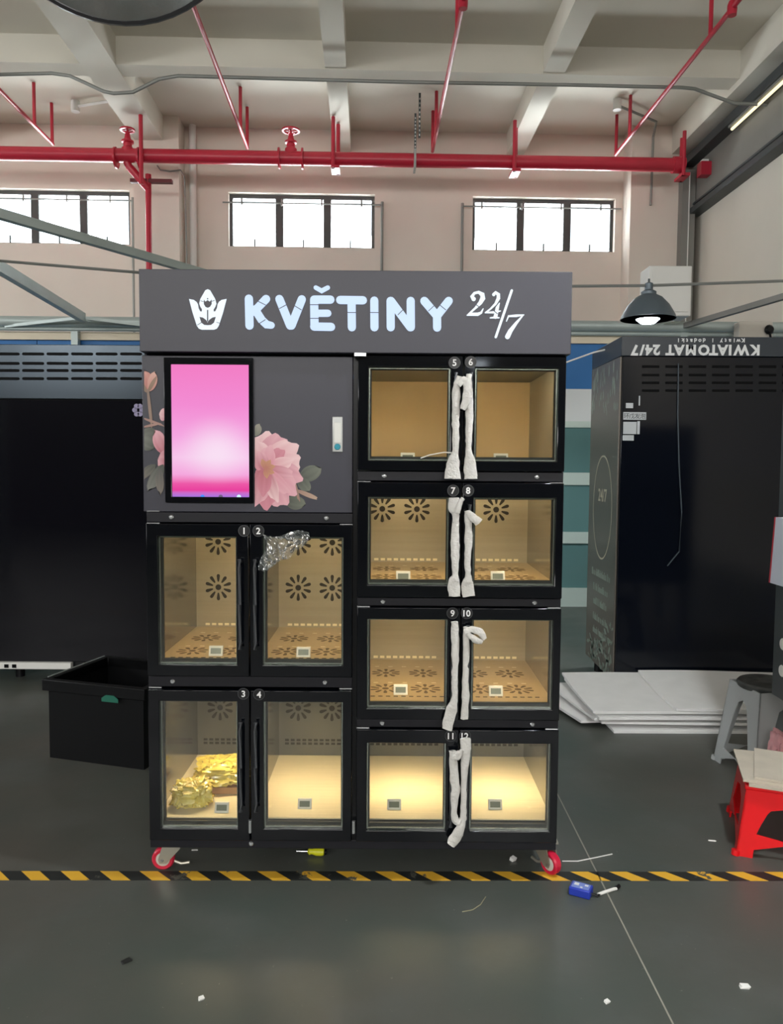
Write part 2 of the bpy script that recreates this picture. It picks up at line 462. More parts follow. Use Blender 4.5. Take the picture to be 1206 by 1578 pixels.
# ceiling beams and columns
def beam(u0, u1, v0, v1, zb):
    return hb(MB(), u0, u1, v0, v1, zb, SLAB).build('ceiling_beam', M_BEAM, kind='structure')
for u0, u1 in ((-8.95, -8.68), (-6.25, -5.98), (-0.56, -0.30), (2.14, 2.41)):
    beam(u0, u1, WV0, 12.4, 6.372)
beam(-3.53, -3.11, WV0, 12.25, 6.34)
beam(4.62, 5.05, WV0, 12.1, 6.28)
beam(WU0, 5.05, 9.85, 10.15, 6.36)
beam(WU0, 5.05, 4.3, 4.6, 6.36)
beam(WU0, 5.05, -2.0, -1.7, 6.36)
hb(MB(), -3.56, -2.88, 12.02, 12.4, 0, SLAB).build('wall_column', M_WALL, kind='structure')
hb(MB(), 4.0, 4.74, 12.02, 12.4, 0, SLAB).build('wall_column', M_WALL, kind='structure')

# windows
def window(i, a, b):
    w = thing('window_%d' % i, hall((a+b)/2, 12.5, Z0W), None, None, kind='structure')
    y0, y1 = 12.50, 12.56
    def fn(u, z, t): return hall(u, t, z)
    MB().ring((a, b, Z0W, Z1W), (a+0.05, b-0.05, Z0W+0.035, Z1W-0.06), fn, y0, y1).build('window_frame', M_WINFRAME, w)
    W = b-a
    xs = [a+0.05, a+W*0.325, a+W*0.36, a+W*0.655, a+W*0.69, b-0.05]
    for k in (1, 3):
        hb(MB(), xs[k]-0.02, xs[k+1]+0.02, y0-0.01, y1, Z0W+0.035, Z1W-0.06).build('mullion', M_WINFRAME, w)
    for k in (0, 2, 4):
        p = hb(MB(), xs[k]+0.004, xs[k+1]-0.004, 12.525, 12.531, Z0W+0.035, Z1W-0.06).build('pane', M_PANE, w)
        hb(MB(), (xs[k]+xs[k+1])/2-0.012, (xs[k]+xs[k+1])/2+0.012, 12.47, 12.50, Z0W+0.03, Z0W+0.14).build('window_latch', M_DKGREY, w)
for i, (a, b) in enumerate(openings): window(i+1, a, b)

# pale apartment building outside the windows
bd = thing('apartment_building', hall(-1, 30, 0), 'pale washed-out building seen through the high windows', 'building')
M_FACADE = mat('facade_white', (150, 152, 152), 0.9)
M_FACWIN = mat('facade_window', (52, 58, 62), 0.6)
hb(MB(), -26, 22, 30, 38, 0, 22).build('facade', M_FACADE, bd)
src = None
for k, z in enumerate((7.4, 10.2, 13.0)):
    for j in range(9):
        u = -19 + j*4.3 + (0.8 if k % 2 else 0)
        if src is None:
            src = hb(MB(), u, u+1.7, 29.95, 30.0, z, z+1.35).build('facade_window', M_FACWIN, bd); s0 = (u, z)
        else:
            d = hall(u, 0, z) - hall(s0[0], 0, s0[1]); share('facade_window', src, bd, d)

# ---------------------------------------------------------------- curtain rods of the windows
def rod(a, b, drop_u, zdrop, lab):
    t = thing('curtain_rod', hall((a+b)/2, 12.3, 5.54), lab, 'rod', 'thin rods across the high windows')
    MB().tube([hall(a, 12.3, 5.54), hall(b, 12.3, 5.54)], 0.012, 8).build('rod', M_CONDUIT, t)
    for k in range(4):
        u = a + (b-a)*(0.12+0.25*k)
        MB().cyl(hall(u, 12.3, 5.50), hall(u, 12.3, 5.60), 0.014, 8).build('clip', M_CONDUIT, t)
        MB().tube([hall(u, 12.3, 5.55), hall(u, 12.42, 5.55)], 0.008, 6).build('bracket', M_CONDUIT, t)
    if drop_u is not None:
        MB().tube([hall(drop_u, 12.34, 5.60), hall(drop_u, 12.34, zdrop)], 0.022, 8).build('down_pipe', M_CONDUIT, t)
rod(-6.3, -3.66, -3.67, 3.2, 'thin metal rod across the high window nearest the red riser pipe')
rod(-2.28, 0.19, 0.19, 3.2, 'thin metal rod across the middle high window')
rod(1.45, 3.95, 1.45, 3.2, 'thin metal rod across the high window nearest the girder')

# white downpipe and thin cable by the concrete column
MB().tube([hall(-2.74, 12.33, SLAB), hall(-2.74, 12.33, 0.0)], 0.055, 12).build('drain_pipe', M_WHITE, None, 'white vertical drain pipe in the corner beside the concrete column', 'pipe')
MB().tube([athall(242, 255, 12.0), athall(247, 262, 12.0), athall(262, 264, 12.0), athall(278, 262, 12.0), athall(284, 272, 12.0), athall(286, 330, 12.0), athall(288, 420, 12.0), athall(288, 520, 12.0)], 0.012, 6).build('wall_cable', M_CONDUIT, None, 'thin grey cable running down the concrete column below the red pipe', 'cable')
# conduit along the cross beam, dipping under the big beams
pts = [(-160,116),(0,115),(80,113),(108,117),(160,141),(175,144),(205,142),(245,122),(275,117),(600,126),(880,131),(1050,135),(1070,137),(1130,159),(1192,162)]
MB().tube([athall(x, y, 9.80) for x, y in pts], 0.022, 8).build('beam_conduit', M_CONDUIT, None, 'long grey conduit running along the concrete cross beam', 'conduit')
t = thing('ceiling_conduit', athall(110, 155, 11.6), 'pale conduit with a round box on the slab by the big beam', 'conduit')
MB().tube([hall(-4.25, 11.6, 6.62), hall(-3.55, 11.35, 6.62)], 0.02, 8).build('conduit', M_WHITE, t)
MB().cyl(hall(-4.25, 11.6, 6.55), hall(-4.25, 11.6, 6.70), 0.06, 12).build('junction_box', M_WHITE, t)
t = thing('ceiling_conduit', athall(950, 170, 11.6), 'pale conduit with a round box on the slab near the girder', 'conduit')
MB().tube([hall(3.5, 11.2, 6.62), hall(4.25, 11.7, 6.62), hall(4.3, 11.95, 6.5), hall(4.3, 11.98, 5.5)], 0.018, 8).build('conduit', M_CONDUIT, t)
MB().cyl(hall(3.5, 11.2, 6.55), hall(3.5, 11.2, 6.70), 0.06, 12).build('junction_box', M_WHITE, t)

# ---------------------------------------------------------------- red sprinkler main and branches
mp = thing('sprinkler_main', hall(-0.5, 11.3, 5.73), 'thick red horizontal sprinkler main pipe below the ceiling', 'pipe')
MB().tube([hall(-12.5, 11.3, 5.82), hall(4.45, 11.3, 5.845)], 0.095, 20).build('main_pipe', M_RED, mp)
MB().tube([hall(4.36, 11.3, 5.845), hall(4.52, 11.3, 5.845)], 0.115, 20).build('end_cap', M_RED, mp)
def gate_valve(u, zc, parent, hw):
    v = MB().lathe(hall(u, 11.3, zc), [(0.085, 0.05), (0.085, 0.13), (0.06, 0.15), (0.06, 0.2), (0.085, 0.21), (0.085, 0.235), (0.05, 0.25), (0.03, 0.34), (0.015, 0.36), (0.015, 0.40)], 14).build('valve_body', M_RED, parent)
    for du in (-0.22, 0.22):
        MB().tube([hall(u+du*0.75-0.012, 11.3, zc), hall(u+du*0.75+0.012, 11.3, zc)], 0.145, 18).build('flange', M_RED, parent)
    c = hall(u, 11.3, zc+0.385)
    MB().lathe(c, [(hw-0.014, -0.012), (hw+0.014, -0.012), (hw+0.014, 0.012), (hw-0.014, 0.012)], 20, closed=True).build('hand_wheel', M_RED, v)
    for k in range(3):
        a = math.pi*k/3; d = Vector((math.cos(a), math.sin(a), 0))*hw
        MB().tube([c-d, c+d], 0.009, 6).build('spoke', M_RED, v)
gate_valve(-1.126, 5.835, mp, 0.115)
gate_valve(-3.42, 5.80, mp, 0.09)
# hangers of the main
def hanger(u, v, zt):
    for du, dv in ((-0.02, -0.12), (0.04, 0.12)):
        MB().cyl(hall(u+du, v+dv, 5.66), hall(u+du, v+dv, zt), 0.028, 8).build('hanger_rod', M_RED, mp)
    hb(MB(), u-0.05, u+0.07, v-0.14, v+0.14, 5.66, 5.70).build('hanger_foot', M_RED, mp)
hanger(-0.5, 11.28, 6.36); hanger(2.06, 11.28, 6.36); hanger(4.5, 11.32, 6.28)
MB().cyl(hall(-3.2, 11.18, 5.40), hall(-3.2, 11.18, 6.34), 0.03, 8).build('hanger_rod', M_RED, mp)
hb(MB(), 0.62, 0.65, 11.18, 11.42, 5.70, 5.96).build('clamp_band', M_STEEL, mp)
# riser that leaves the main downwards
rp = thing('sprinkler_riser', hall(-3.17, 11.3, 3.0), 'thin red riser pipe dropping from the main past the wall', 'pipe')
MB().tube([hall(-3.18, 11.42, 2.9), hall(-3.17, 11.42, 5.62)], 0.042, 10).build('riser_pipe', M_RED, rp)
MB().tube([hall(-3.17, 11.42, 5.42), hall(-3.42, 11.34, 5.70), hall(-3.45, 11.32, 5.78)], 0.055, 10).build('elbow', M_RED, rp)
hb(MB(), -3.42, -2.83, 11.38, 11.46, 5.50, 5.55).build('support_arm', mat('dark_red_steel', (96, 26, 34), 0.5), rp)
# perforated hanger strip
t = thing('hanger_strip', hall(0.63, 11.2, 5.7), 'perforated steel strip hanging down to the red main pipe', 'bracket')
for k, (du, z0, z1, v) in enumerate(((0.0, 5.95, 6.45, 11.2), (0.05, 6.05, 6.66, 11.05))):
    st = hb(MB(), 0.62+du, 0.65+du, v, v+0.006, z0, z1).build('strip', M_DKGREY, t)
    for j in range(9):
        hb(MB(), 0.629+du, 0.641+du, v-0.002, v, z0+0.03+j*(z1-z0-0.06)/9, z0+0.055+j*(z1-z0-0.06)/9).build('perforation', M_WHITE, st)
for (u, lab, extra) in ((-4.62, 'thin red branch pipe under the ceiling bay beyond the big beam', ()), (-1.80, 'thin red branch pipe running below the round mirror', ()),
                 (0.92, 'thin red branch pipe in the bay above the perforated hanger', (8.5,)), (3.65, 'thin red branch pipe in the bay beside the girder', (8.42,))):
    t = thing('sprinkler_branch', hall(u, 10, 6.13), lab, 'pipe', 'red branch pipes under the slab')
    MB().tube([hall(u, -6, 6.13), hall(u, 11.7, 6.13)], 0.026, 8).build('branch_pipe', M_RED, t)
    for v in (11.68, 11.08, 8.5, 4.9) + ():
        if v == 8.5 and not extra: continue
        MB().cyl(hall(u, v, 6.13), hall(u, v, 6.70), 0.024, 8).build('hanger_rod', M_RED, t)
    MB().lathe(hall(u, 8.0, 6.06), [(0.045, 0.0), (0.05, 0.05), (0.05, 0.1), (0.035, 0.14)], 10).build('tee_fitting', M_RED, t)

# ---------------------------------------------------------------- girder, steel post, tube lamp by the right wall
g = thing('steel_girder', hall(5.0, 5, 5.3), 'long grey girder along the side wall below the ceiling', 'girder')
hb(MB(), 4.95, 5.05, -7.9, 12.0, 5.42, 6.12).build('web_panel', M_GREY, g)
hb(MB(), 4.86, 5.05, -7.9, 11.98, 5.34, 5.42).build('lower_flange', M_DKGREY, g)
hb(MB(), 4.90, 4.95, -7.9, 11.98, 5.47, 5.50).build('rib', M_DKGREY, g)
hb(MB(), 4.78, 5.05, -7.9, 12.0, 6.08, 6.20).build('upper_flange', M_DKGREY, g)
tl = thing('tube_lamp', hall(4.82, 10, 6.04), 'lit fluorescent tube under the upper edge of the girder', 'lamp')
MB().tube([hall(4.84, 8.2, 6.02), hall(4.84, 10.5, 6.02)], 0.02, 10).build('tube', mat('tube_glow', (255, 240, 196), 0.4, emit=1.0), tl)
hb(MB(), 4.81, 4.87, 8.15, 10.55, 6.05, 6.08).build('holder', M_GREY, tl)
hb(MB(), 4.74, 4.94, 11.86, 12.02, 0, 6.0).build('steel_post', M_GREY, None, 'grey steel post standing against the concrete column at the girder end', 'post')
hb(MB(), 4.835, 4.845, 11.84, 11.86, 0, 5.95).build('post_cable', M_WHITE, None, 'thin pale cable running down the grey steel post', 'cable')
bm_ = thing('alarm_box', hall(4.86, 11.4, 5.75), 'small red box on the girder end beside the main pipe', 'box')
hb(MB(), 4.80, 4.95, 11.35, 11.5, 5.74, 5.93).build('box_body', M_RED, bm_)
hb(MB(), 4.83, 4.92, 11.38, 11.47, 5.93, 5.97).build('box_cap', M_WHITE, bm_)

# ---------------------------------------------------------------- partition in the middle of the hall
pw = thing('partition_wall', (0, 8.25, 0), 'blue and white panelled partition with greenish glass behind the machines', 'partition', kind='structure')
PY = 8.2
M_BLUE = mat('partition_blue', (28, 110, 178), 0.5)
M_PWHITE = mat('partition_white', (222, 228, 230), 0.5)
M_PFRAME = mat('partition_frame', (206, 224, 218), 0.4)
M_TEAL = glass_mat('partition_glass', (130, 170, 168), 0.06, body=0.6, body_rgb=(130, 176, 178))
x0p, x1p, npan = -6.2, 4.9, 9
dx = (x1p-x0p)/npan
for k in range(npan):
    a, b = x0p+k*dx, x0p+(k+1)*dx
    MB().box(a+0.004, b-0.004, PY, PY+0.03, 2.31, 2.78).build('blue_panel', M_BLUE, pw)
    MB().box(a+0.004, b-0.004, PY, PY+0.03, 1.97, 2.31).build('white_panel', M_PWHITE, pw)
    MB().box(a, b, PY-0.03, PY+0.05, 1.905, 1.97).build('rail', M_PFRAME, pw)
    MB().box(a, b, PY-0.03, PY+0.05, 1.30, 1.43).build('rail', M_PFRAME, pw)
    MB().box(a, b, PY-0.03, PY+0.05, 0.68, 0.80).build('rail', M_PFRAME, pw)
    MB().box(a, b, PY-0.03, PY+0.05, 0.0, 0.20).build('rail', M_PFRAME, pw)
    for z0, z1 in ((0.20, 0.68), (0.80, 1.30), (1.43, 1.905)):
        MB().box(a+0.03, b-0.03, PY, PY+0.012, z0, z1).build('pane', M_TEAL, pw)
    MB().box(a-0.03, a+0.03, PY-0.02, PY+0.04, 0.2, 1.905).build('mullion', M_PFRAME, pw)
MB().box(x0p, x1p, PY-0.04, PY+0.06, 2.78, 2.86).build('cream_cap', mat('partition_cap', (226, 214, 190), 0.5), pw)
# steel frame over it
fr = thing('roof_truss', (0, 8.1, 0), 'grey metal roof frame of tubes above the partition', 'frame')
MB().tube([(-7, 8.08, 2.955), (4.95, 8.10, 2.945)], 0.055, 16).build('top_tube', M_ALU, fr)
MB().tube([(-7, 8.10, 2.885), (4.95, 8.12, 2.87)], 0.022, 10).build('lower_tube', M_ALU, fr)
for x in (-3.3, -0.5, 3.02):
    MB().box(x-0.035, x+0.035, 8.10, 8.17, 0.0, 2.95).build('post', M_ALU, fr)
MB().bar((-2.05, -7.7, 3.12), (-3.13, 7.9, 2.96), 0.06, 0.09).build('purlin', M_ALU, fr)
MB().bar((-3.13, 7.9, 2.96), (-2.4, 8.08, 2.90), 0.03, 0.03).build('tie', M_ALU, fr)
MB().bar((-3.13, 7.9, 2.96), (-4.0, 8.08, 2.90), 0.03, 0.03).build('tie', M_ALU, fr)
MB().bar((4.72, 0.38, 2.95), (3.01, 8.05, 2.95), 0.05, 0.05).build('purlin', M_GREY, fr)
MB().box(-5.33, -5.27, -0.2, -0.12, 0.0, 2.98).build('post', M_ALU, fr)
MB().bar((-5.3, -0.17, 2.95), (-1.35, 6.15, 2.95), 0.05, 0.055).build('brace', M_ALU, fr)
MB().tube([(-1.35, 6.15, 2.95), (-0.5, 8.08, 2.95)], 0.03, 8).build('brace', M_ALU, fr)
# cable strung across the hall, lamp, boxes
cw = MB().tube([at(-60, 396, 5.8), at(0, 402, 5.8), at(215, 420, 5.8), at(520, 436, 5.8), at(880, 441, 5.8), at(1000, 440, 5.8), at(1206, 433, 5.8), at(1300, 428, 5.8)], 0.011, 6)
cw.build('span_cable', M_CONDUIT, None, 'thin dark cable strung across the hall above the machines', 'cable')
MB().tube([at(840, 570, 5.6), at(915, 543, 5.4), at(1000, 524, 5.2), at(1045, 520, 5.0)], 0.006, 6).build('slack_cable', M_WHITE, None, 'pale slack cable sagging from the partition onto the black cabinet', 'cable')
LY = 5.8
M_LAMP = mat('lamp_grey', (92, 104, 112), 0.4, metal=0.3)
M_BULB = mat('bulb_glow', (235, 245, 255), 0.4, emit=22)
def pendant(lc, lab, top, watts=110):
    pl = thing('pendant_lamp', lc, lab, 'lamp', 'dome pendant lamps')
    MB().lathe(lc, [(0.20, 0.0), (0.19, 0.03), (0.15, 0.10), (0.10, 0.155), (0.055, 0.18), (0.05, 0.178), (0.095, 0.15), (0.144, 0.096), (0.184, 0.028), (0.196, 0.0)], 32).build('shade', M_LAMP, pl)
    MB().lathe(lc, [(0.1955, 0.002), (0.183, 0.029), (0.143, 0.097), (0.094, 0.151), (0.05, 0.172), (0.0, 0.173), (0.0, 0.170), (0.05, 0.169), (0.093, 0.148), (0.141, 0.094), (0.181, 0.027), (0.1935, 0.002)], 32).build('reflector', M_WHITE, pl)
    MB().lathe(lc, [(0.055, 0.17), (0.055, 0.20), (0.03, 0.215), (0.03, 0.26), (0.012, 0.27)], 16).build('cap', M_LAMP, pl)
    MB().tube([lc+Vector((0, 0, 0.26)), Vector((lc.x, lc.y, top))], 0.008, 8).build('hook', M_DKGREY, pl)
    MB().lathe(lc, [(0.0, -0.035), (0.05, -0.03), (0.085, 0.0), (0.085, 0.03), (0.04, 0.10), (0.03, 0.16)], 24).build('bulb', M_BULB, pl)
    l = bpy.data.lights.new('pendant_light', 'SPOT'); l.energy = watts; l.color = (0.92, 0.97, 1.0); l.spot_size = math.radians(152); l.spot_blend = 0.5; l.shadow_soft_size = 0.07
    o = bpy.data.objects.new('pendant_light', l); COL.objects.link(o); o.location = lc + Vector((0, 0, -0.05))
lc0 = at(998, 492, LY)
pendant(lc0, 'lit grey dome pendant lamp hanging beside the charcoal vending machine', lc0.z+0.295)
pendant(Vector((1.45, 2.0, 3.1)), 'unseen dome pendant lamp added to light the red stool and foam sheets', SLAB, 150)  # extra lamp out of view, added to brighten the foam, stool and floor
pendant(Vector((0.94, -3.07, 2.6)), 'lit dome pendant lamp over the aisle facing the charcoal machine', SLAB)
wbx = thing('electrical_box', at(1020, 500, 8.0), 'white metal electrical box on the partition behind the pendant lamp', 'box')
a, b = at(990, 417, 7.9), at(1052, 500, 7.9)
MB().box(a.x, b.x, 7.7, 7.98, 2.98, a.z).build('box_body', M_WHITE, wbx, bevel=0.01)
MB().box(a.x+0.03, b.x-0.03, 7.69, 7.70, 3.02, a.z-0.04).build('box_door', M_WHITE, wbx)
jb = thing('junction_box', at(1165, 518, 7.9), 'pale grey junction box with a black plug on the frame tube', 'box')
a, b = at(1139, 495, 7.85), at(1190, 521, 7.85)
MB().box(a.x, b.x, 7.85, 7.98, b.z, a.z).build('box_body', mat('junction_grey', (196, 190, 180), 0.5), jb, bevel=0.008)
MB().lathe(at(1185, 508, 7.83), [(0.0, -0.03), (0.04, -0.02), (0.05, 0.0), (0.03, 0.03)], 12, axis=(0, -1, 0)).build('plug', M_BLACK, jb)
MB().tube([at(1185, 510, 7.82), at(1187, 520, 7.83), at(1188, 540, 7.84)], 0.012, 6).build('plug_cable', M_BLACK, jb)

# ---------------------------------------------------------------- round convex mirror
cm = thing('convex_mirror', (-1.0, 3.0, 3.55), 'round convex mirror with a black rim hanging from the ceiling', 'mirror')
mc = Vector((-1.02, 3.0, 3.66)); rad = 0.53
ax = Vector((0.04, -0.93, -0.34)).normalized()
bot = Vector((0, 0, 0))
lowest = at(192, 38, 3.0)
tang = (Vector((0, 0, -1)) - ax*ax.dot(Vector((0, 0, -1)))).normalized()
mc = Vector((lowest.x, 3.0, lowest.z)) - tang*rad
RS = 1.45; prof = [(rad*0.99*k/14, 0.012 + math.sqrt(RS*RS-(rad*0.99*k/14)**2) - math.sqrt(RS*RS-(rad*0.99)**2)) for k in range(14, -1, -1)]
MB().lathe(mc, [(rad*0.99, 0.0)] + prof, 56, axis=ax).build('mirror_dome', mat('mirror_silver', (190, 192, 194), 0.03, metal=1.0, bump=0.25, bscale=9), cm)
MB().lathe(mc, [(rad*0.975, -0.012), (rad*1.0, -0.012), (rad*1.012, 0.004), (rad*1.006, 0.018), (rad*0.985, 0.018)], 56, axis=ax, closed=True).build('rim', M_BLACK, cm)
MB().lathe(mc, [(0.0, -0.06), (rad*0.9, -0.04), (rad*0.98, -0.005)], 40, axis=ax).build('back_shell', M_BLACK, cm)
MB().tube([mc-ax*0.05, mc-ax*0.05+Vector((0, 0.05, 0.5)), Vector((mc.x, mc.y+0.12, SLAB))], 0.025, 10).build('hanging_stem', M_STEEL, cm)

# ================================================================== THE FLOWER VENDING MACHINE
YF = 2.70
MX0, MX1, MBK = -0.857, 0.599, 3.46
vm = thing('vending_machine', (-0.13, 3.08, 0), 'charcoal flower vending machine with lit sign, pink screen and twelve glass doors', 'vending machine')
# shell
MB().box(MX0, MX0+0.006, YF+0.002, MBK, 0.155, 1.878).build('side_panel', M_CHAR, vm)
MB().box(MX1-0.006, MX1, YF+0.002, MBK, 0.155, 1.878).build('side_panel', M_CHAR, vm)
MB().box(MX0, MX1, MBK-0.006, MBK, 0.155, 1.878).build('back_panel', M_CHAR, vm)
MB().box(MX0, MX1, YF-0.006, MBK, 0.122, 0.155).build('base_plate', M_RAIL, vm, bevel=0.002)
MB().box(-0.135, -0.119, YF-0.002, MBK-0.01, 0.155, 1.876).build('centre_post', M_BLACK, vm)
# lit header
hd = MB().box(MX0-0.003, 0.606, 2.655, 3.30, 1.879, 2.155).build('header', M_CHAR, vm, bevel=0.002)
M_LET = mat('letter_glow', (196, 218, 252), 0.4, emit=0.74)
M_LET2 = mat('figure_glow', (226, 240, 252), 0.4, emit=0.78)
HY = 2.655
def hp(a, b, t): 
    p = at(a, b, HY); return Vector((p.x, HY - t, p.z))
LT = 0.004
def letter(strokes, m=M_LET, name='sign_letter', cuts=()):
    mb = MB()
    for i, s in enumerate(strokes): brush(mb, s, hp, -0.001, LT + i*0.00012)
    o = mb.build(name, m, hd, smooth=False)
    return o
H = 6.3
letter([[(383.5, 460.5, H), (384.5, 502, H)], [(391, 481, H-0.5), (410, 461, H)], [(393, 477, H), (403, 493, H), (411, 500.5, H), (418, 501.5, H-1)]])
letter([[(430.5, 461, H), (447, 502, H)], [(465, 461.5, H), (449, 502, H)]])
letter([[(484, 462, H), (484.5, 503.5, H)], [(484, 462, H), (509, 462, H)], [(484, 483, H-0.8), (505, 483, H-0.8)], [(484, 503.5, H), (510, 504, H)]])
letter([[(486.5, 443.5, 3.4), (495.5, 448.5, 4.0), (505, 443.5, 3.4)]], name='sign_caron')
letter([[(524, 462.5, H), (559, 463, H)], [(541.5, 463, H), (542, 504.5, H)]])
letter([[(576.5, 463.5, H), (576.8, 504.5, H)]])
letter([[(601.5, 464, H), (601.8, 504.5, H)], [(632.5, 464, H), (632.8, 504.5, H)], [(602, 464, H), (632, 504.5, H)]])
letter([[(653.5, 464, H), (673, 487, H)], [(691, 464, H), (673, 487, H)], [(673, 486, H), (673.2, 505, H)]])
letter([[(729.5, 461, 3.3), (727, 457, 2.9), (730.5, 452, 2.0), (737, 450.5, 2.2), (742.8, 454, 3.5), (743.5, 460, 3.9), (739.5, 467, 3.0), (732, 475, 1.7), (720.5, 485.5, 1.2)],
        [(719.5, 486, 0.9), (726, 484.5, 2.4), (736, 484.5, 2.6), (741, 482, 1.8), (744, 476, 0.7)]], M_LET2)
letter([[(760.5, 454, 2.6), (763, 451, 2.4), (767.5, 454, 2.7), (767.5, 460, 2.8), (763, 468.5, 1.9), (755, 476.5, 1.3), (747.5, 482, 1.0)],
        [(747.5, 482, 1.0), (760, 481.5, 1.7), (770.5, 479.5, 0.8)], [(769, 467.5, 0.8), (766, 474, 2.5), (763, 488.5, 3.0)], [(755, 490, 0.9), (762, 489.5, 1.5), (768.5, 490, 0.9)]], M_LET2)
letter([[(788, 448, 1.9), (763.5, 519.5, 1.9)]], M_LET2, 'sign_slash')
letter([[(780, 495, 0.8), (783, 487.5, 1.5), (795, 486.8, 2.0), (806.5, 485.5, 0.8)], [(805, 486.5, 1.0), (795, 498, 2.2), (786, 510, 3.4), (781.5, 519, 3.8)]], M_LET2)
# stencil cuts
def cut(a0, b0, a1, b1, w=0.55):
    brush(MB(), [(a0, b0, w), (a1, b1, w)], hp, LT+0.0002, LT+0.0012, cap=2).build('stencil_cut', M_CHAR, hd, smooth=False)
for q in ((397.5, 464.5, 409.5, 470.5), (399, 499.5, 409, 493), (430.5, 476, 441.5, 470), (453, 471, 464.5, 478), (477.6, 470, 491, 470), (477.8, 491, 491, 491), (535.5, 482, 548.5, 482),
          (570, 482, 583.3, 482), (613, 485.5, 621, 477.5), (660, 479.5, 668, 472), (678, 471, 686.5, 478), (733, 470, 738, 473.5), (760, 479, 766, 484)): cut(*q)
# crown emblem
half = [(320.3, 446), (316.8, 447.5), (313, 454), (309, 461), (307.2, 468), (309, 473), (311.5, 477), (311.3, 480.5), (308.5, 480), (306, 475), (305, 469), (303, 465.5), (299, 462.5), (291.5, 461), (297, 482), (303.5, 502), (306.5, 506.5), (311, 508.2)]
crown = half + [(640.6-a, b) for a, b in reversed(half[1:])]
em = MB().prism(crown, hp, -0.001, LT).build('crown_emblem', M_LET2, hd, smooth=False)
def dark(poly, name):
    MB().prism(poly, hp, LT+0.0002, LT+0.0012).build(name, M_CHAR, hd, smooth=False)
dark([(314.5, 462), (317, 465.3), (320.3, 462.8), (323.5, 465.3), (326.5, 462), (326.5, 469), (323.8, 473.3), (320.3, 474.8), (317, 473.3), (314.5, 469)], 'emblem_tulip')
dark([(319.4, 478), (321.2, 478), (321.2, 496), (319.4, 496)], 'emblem_stem')
lf = [(307.8, 488.8), (313, 489.8), (318, 493.5), (320.2, 497.2), (320.3, 501.5), (315, 501), (310.5, 497.5)]
dark(lf, 'emblem_leaf'); dark([(640.6-a, b) for a, b in lf], 'emblem_leaf')
dark([(320.3+1.1*math.cos(k*math.pi/5), 460.8+1.1*math.sin(k*math.pi/5)) for k in range(10)], 'emblem_dot')
for q in ((304.3, 501.5, 310.5, 497.5), (334, 497, 340.5, 499), (309.5, 464, 314, 465.3), (327, 464.8, 331, 463.3)): cut(*q, w=0.4)
MB().box(-0.13, -0.09, 2.652, 2.70, 1.868, 1.879).build('hinge_plate', M_BOLT, vm)

# screen door
SDX0, SDX1, SDZ0, SDZ1 = -0.866, -0.137, 1.331, 1.872
sd = MB().box(SDX0, SDX1, YF-0.006, YF+0.03, SDZ0, SDZ1).build('screen_door', M_CHAR, vm, bevel=0.002)
MB().ring((-0.787, -0.480, 1.364, 1.863), (-0.763, -0.495, 1.384, 1.840), fxz, YF-0.018, YF-0.006).build('screen_bezel', M_BLACKGLOSS, sd, bevel=0.0015)
sx0, sx1, sz0, sz1 = -0.763, -0.495, 1.384, 1.840
MB().box(sx0, sx1, YF-0.012, YF-0.007, sz0, sz1).build('display', screen_material(sx0, sx1, sz0, sz1), sd)
for (ix, c) in ((312, (40, 120, 225)), (340, (90, 70, 110)), (368, (190, 225, 250))):
    p = at(ix, 766, YF-0.012)
    MB().lathe((p.x, YF-0.0122, p.z+0.001), [(0.0, 0.0008), (0.0075, 0.0008), (0.0075, 0.0)], 14, axis=(0, -1, 0)).build('screen_icon', mat('icon_%d' % ix, c, 0.5, emit=0.9), sd)
MB().box(-0.207, -0.171, YF-0.011, YF-0.006, 1.543, 1.665).build('lock_plate', mat('lock_silver', (188, 190, 188), 0.3, metal=0.6), sd, bevel=0.002)
MB().box(-0.201, -0.177, YF-0.0135, YF-0.011, 1.575, 1.645).build('lock_lever', mat('lock_lever', (214, 214, 208), 0.35), sd, bevel=0.001)
MB().lathe((-0.189, YF-0.011, 1.561), [(0.0, 0.005), (0.009, 0.005), (0.011, 0.003), (0.011, 0)], 16, axis=(0, -1, 0)).build('lock_cylinder', mat('lock_teal', (30, 140, 160), 0.35), sd)

# printed flowers on the screen door
NP = [0]
def petal(cx, cy, ang, ln, wd, c0, c1, name='petal', tip=0.5, ruff=0.06, layer=None, clip=None):
    """flat printed leaf shape: starts at (cx, cy) px, runs ln px towards ang (degrees, 0 = right, 90 = up)."""
    mb = MB(); mb.c = []
    nu, nv = 9, 7
    a = math.radians(ang); d = (math.cos(a), -math.sin(a)); n = (math.sin(a), math.cos(a))
    NP[0] += 1
    y = YF - 0.0064 - 0.00008*(NP[0] if layer is None else layer)
    seed = random.random()*9
    for i in range(nu):
        u = i/(nu-1)
        w = wd*0.5*(math.sin(math.pi*(u if tip >= 0.5 else 0.06+0.80*u**1.2)))**tip if 0 < u < 1 or tip < 0.5 else wd*0.02
        if i == 0: w = max(w, wd*0.06)
        for j in range(nv):
            v = -1 + 2*j/(nv-1)
            uu = u - (0.17*v*v if tip < 0.5 else 0.0)*u
            uu *= 1 + ruff*math.sin(4*v+seed)*u
            px, py = cx + d[0]*ln*uu + n[0]*w*v, cy + d[1]*ln*uu + n[1]*w*v
            if clip: px = clip(px)
            p = at(px, py, YF-0.006)
            mb.v.append(Vector((p.x, y, p.z)))
            k = min(1, max(0, u + 0.14*math.sin(7*v + seed) - 0.05))
            mb.c.append(tuple(x0*(1-k)+x1*k for x0, x1 in zip(lin(c0), lin(c1))))
    for i in range(nu-1):
        for j in range(nv-1):
            q = i*nv+j; mb.f.append((q, q+1, q+nv+1, q+nv))
    return mb.build(name, M_PRINT, sd, smooth=False)
rclip = lambda x: max(x, 392.5)
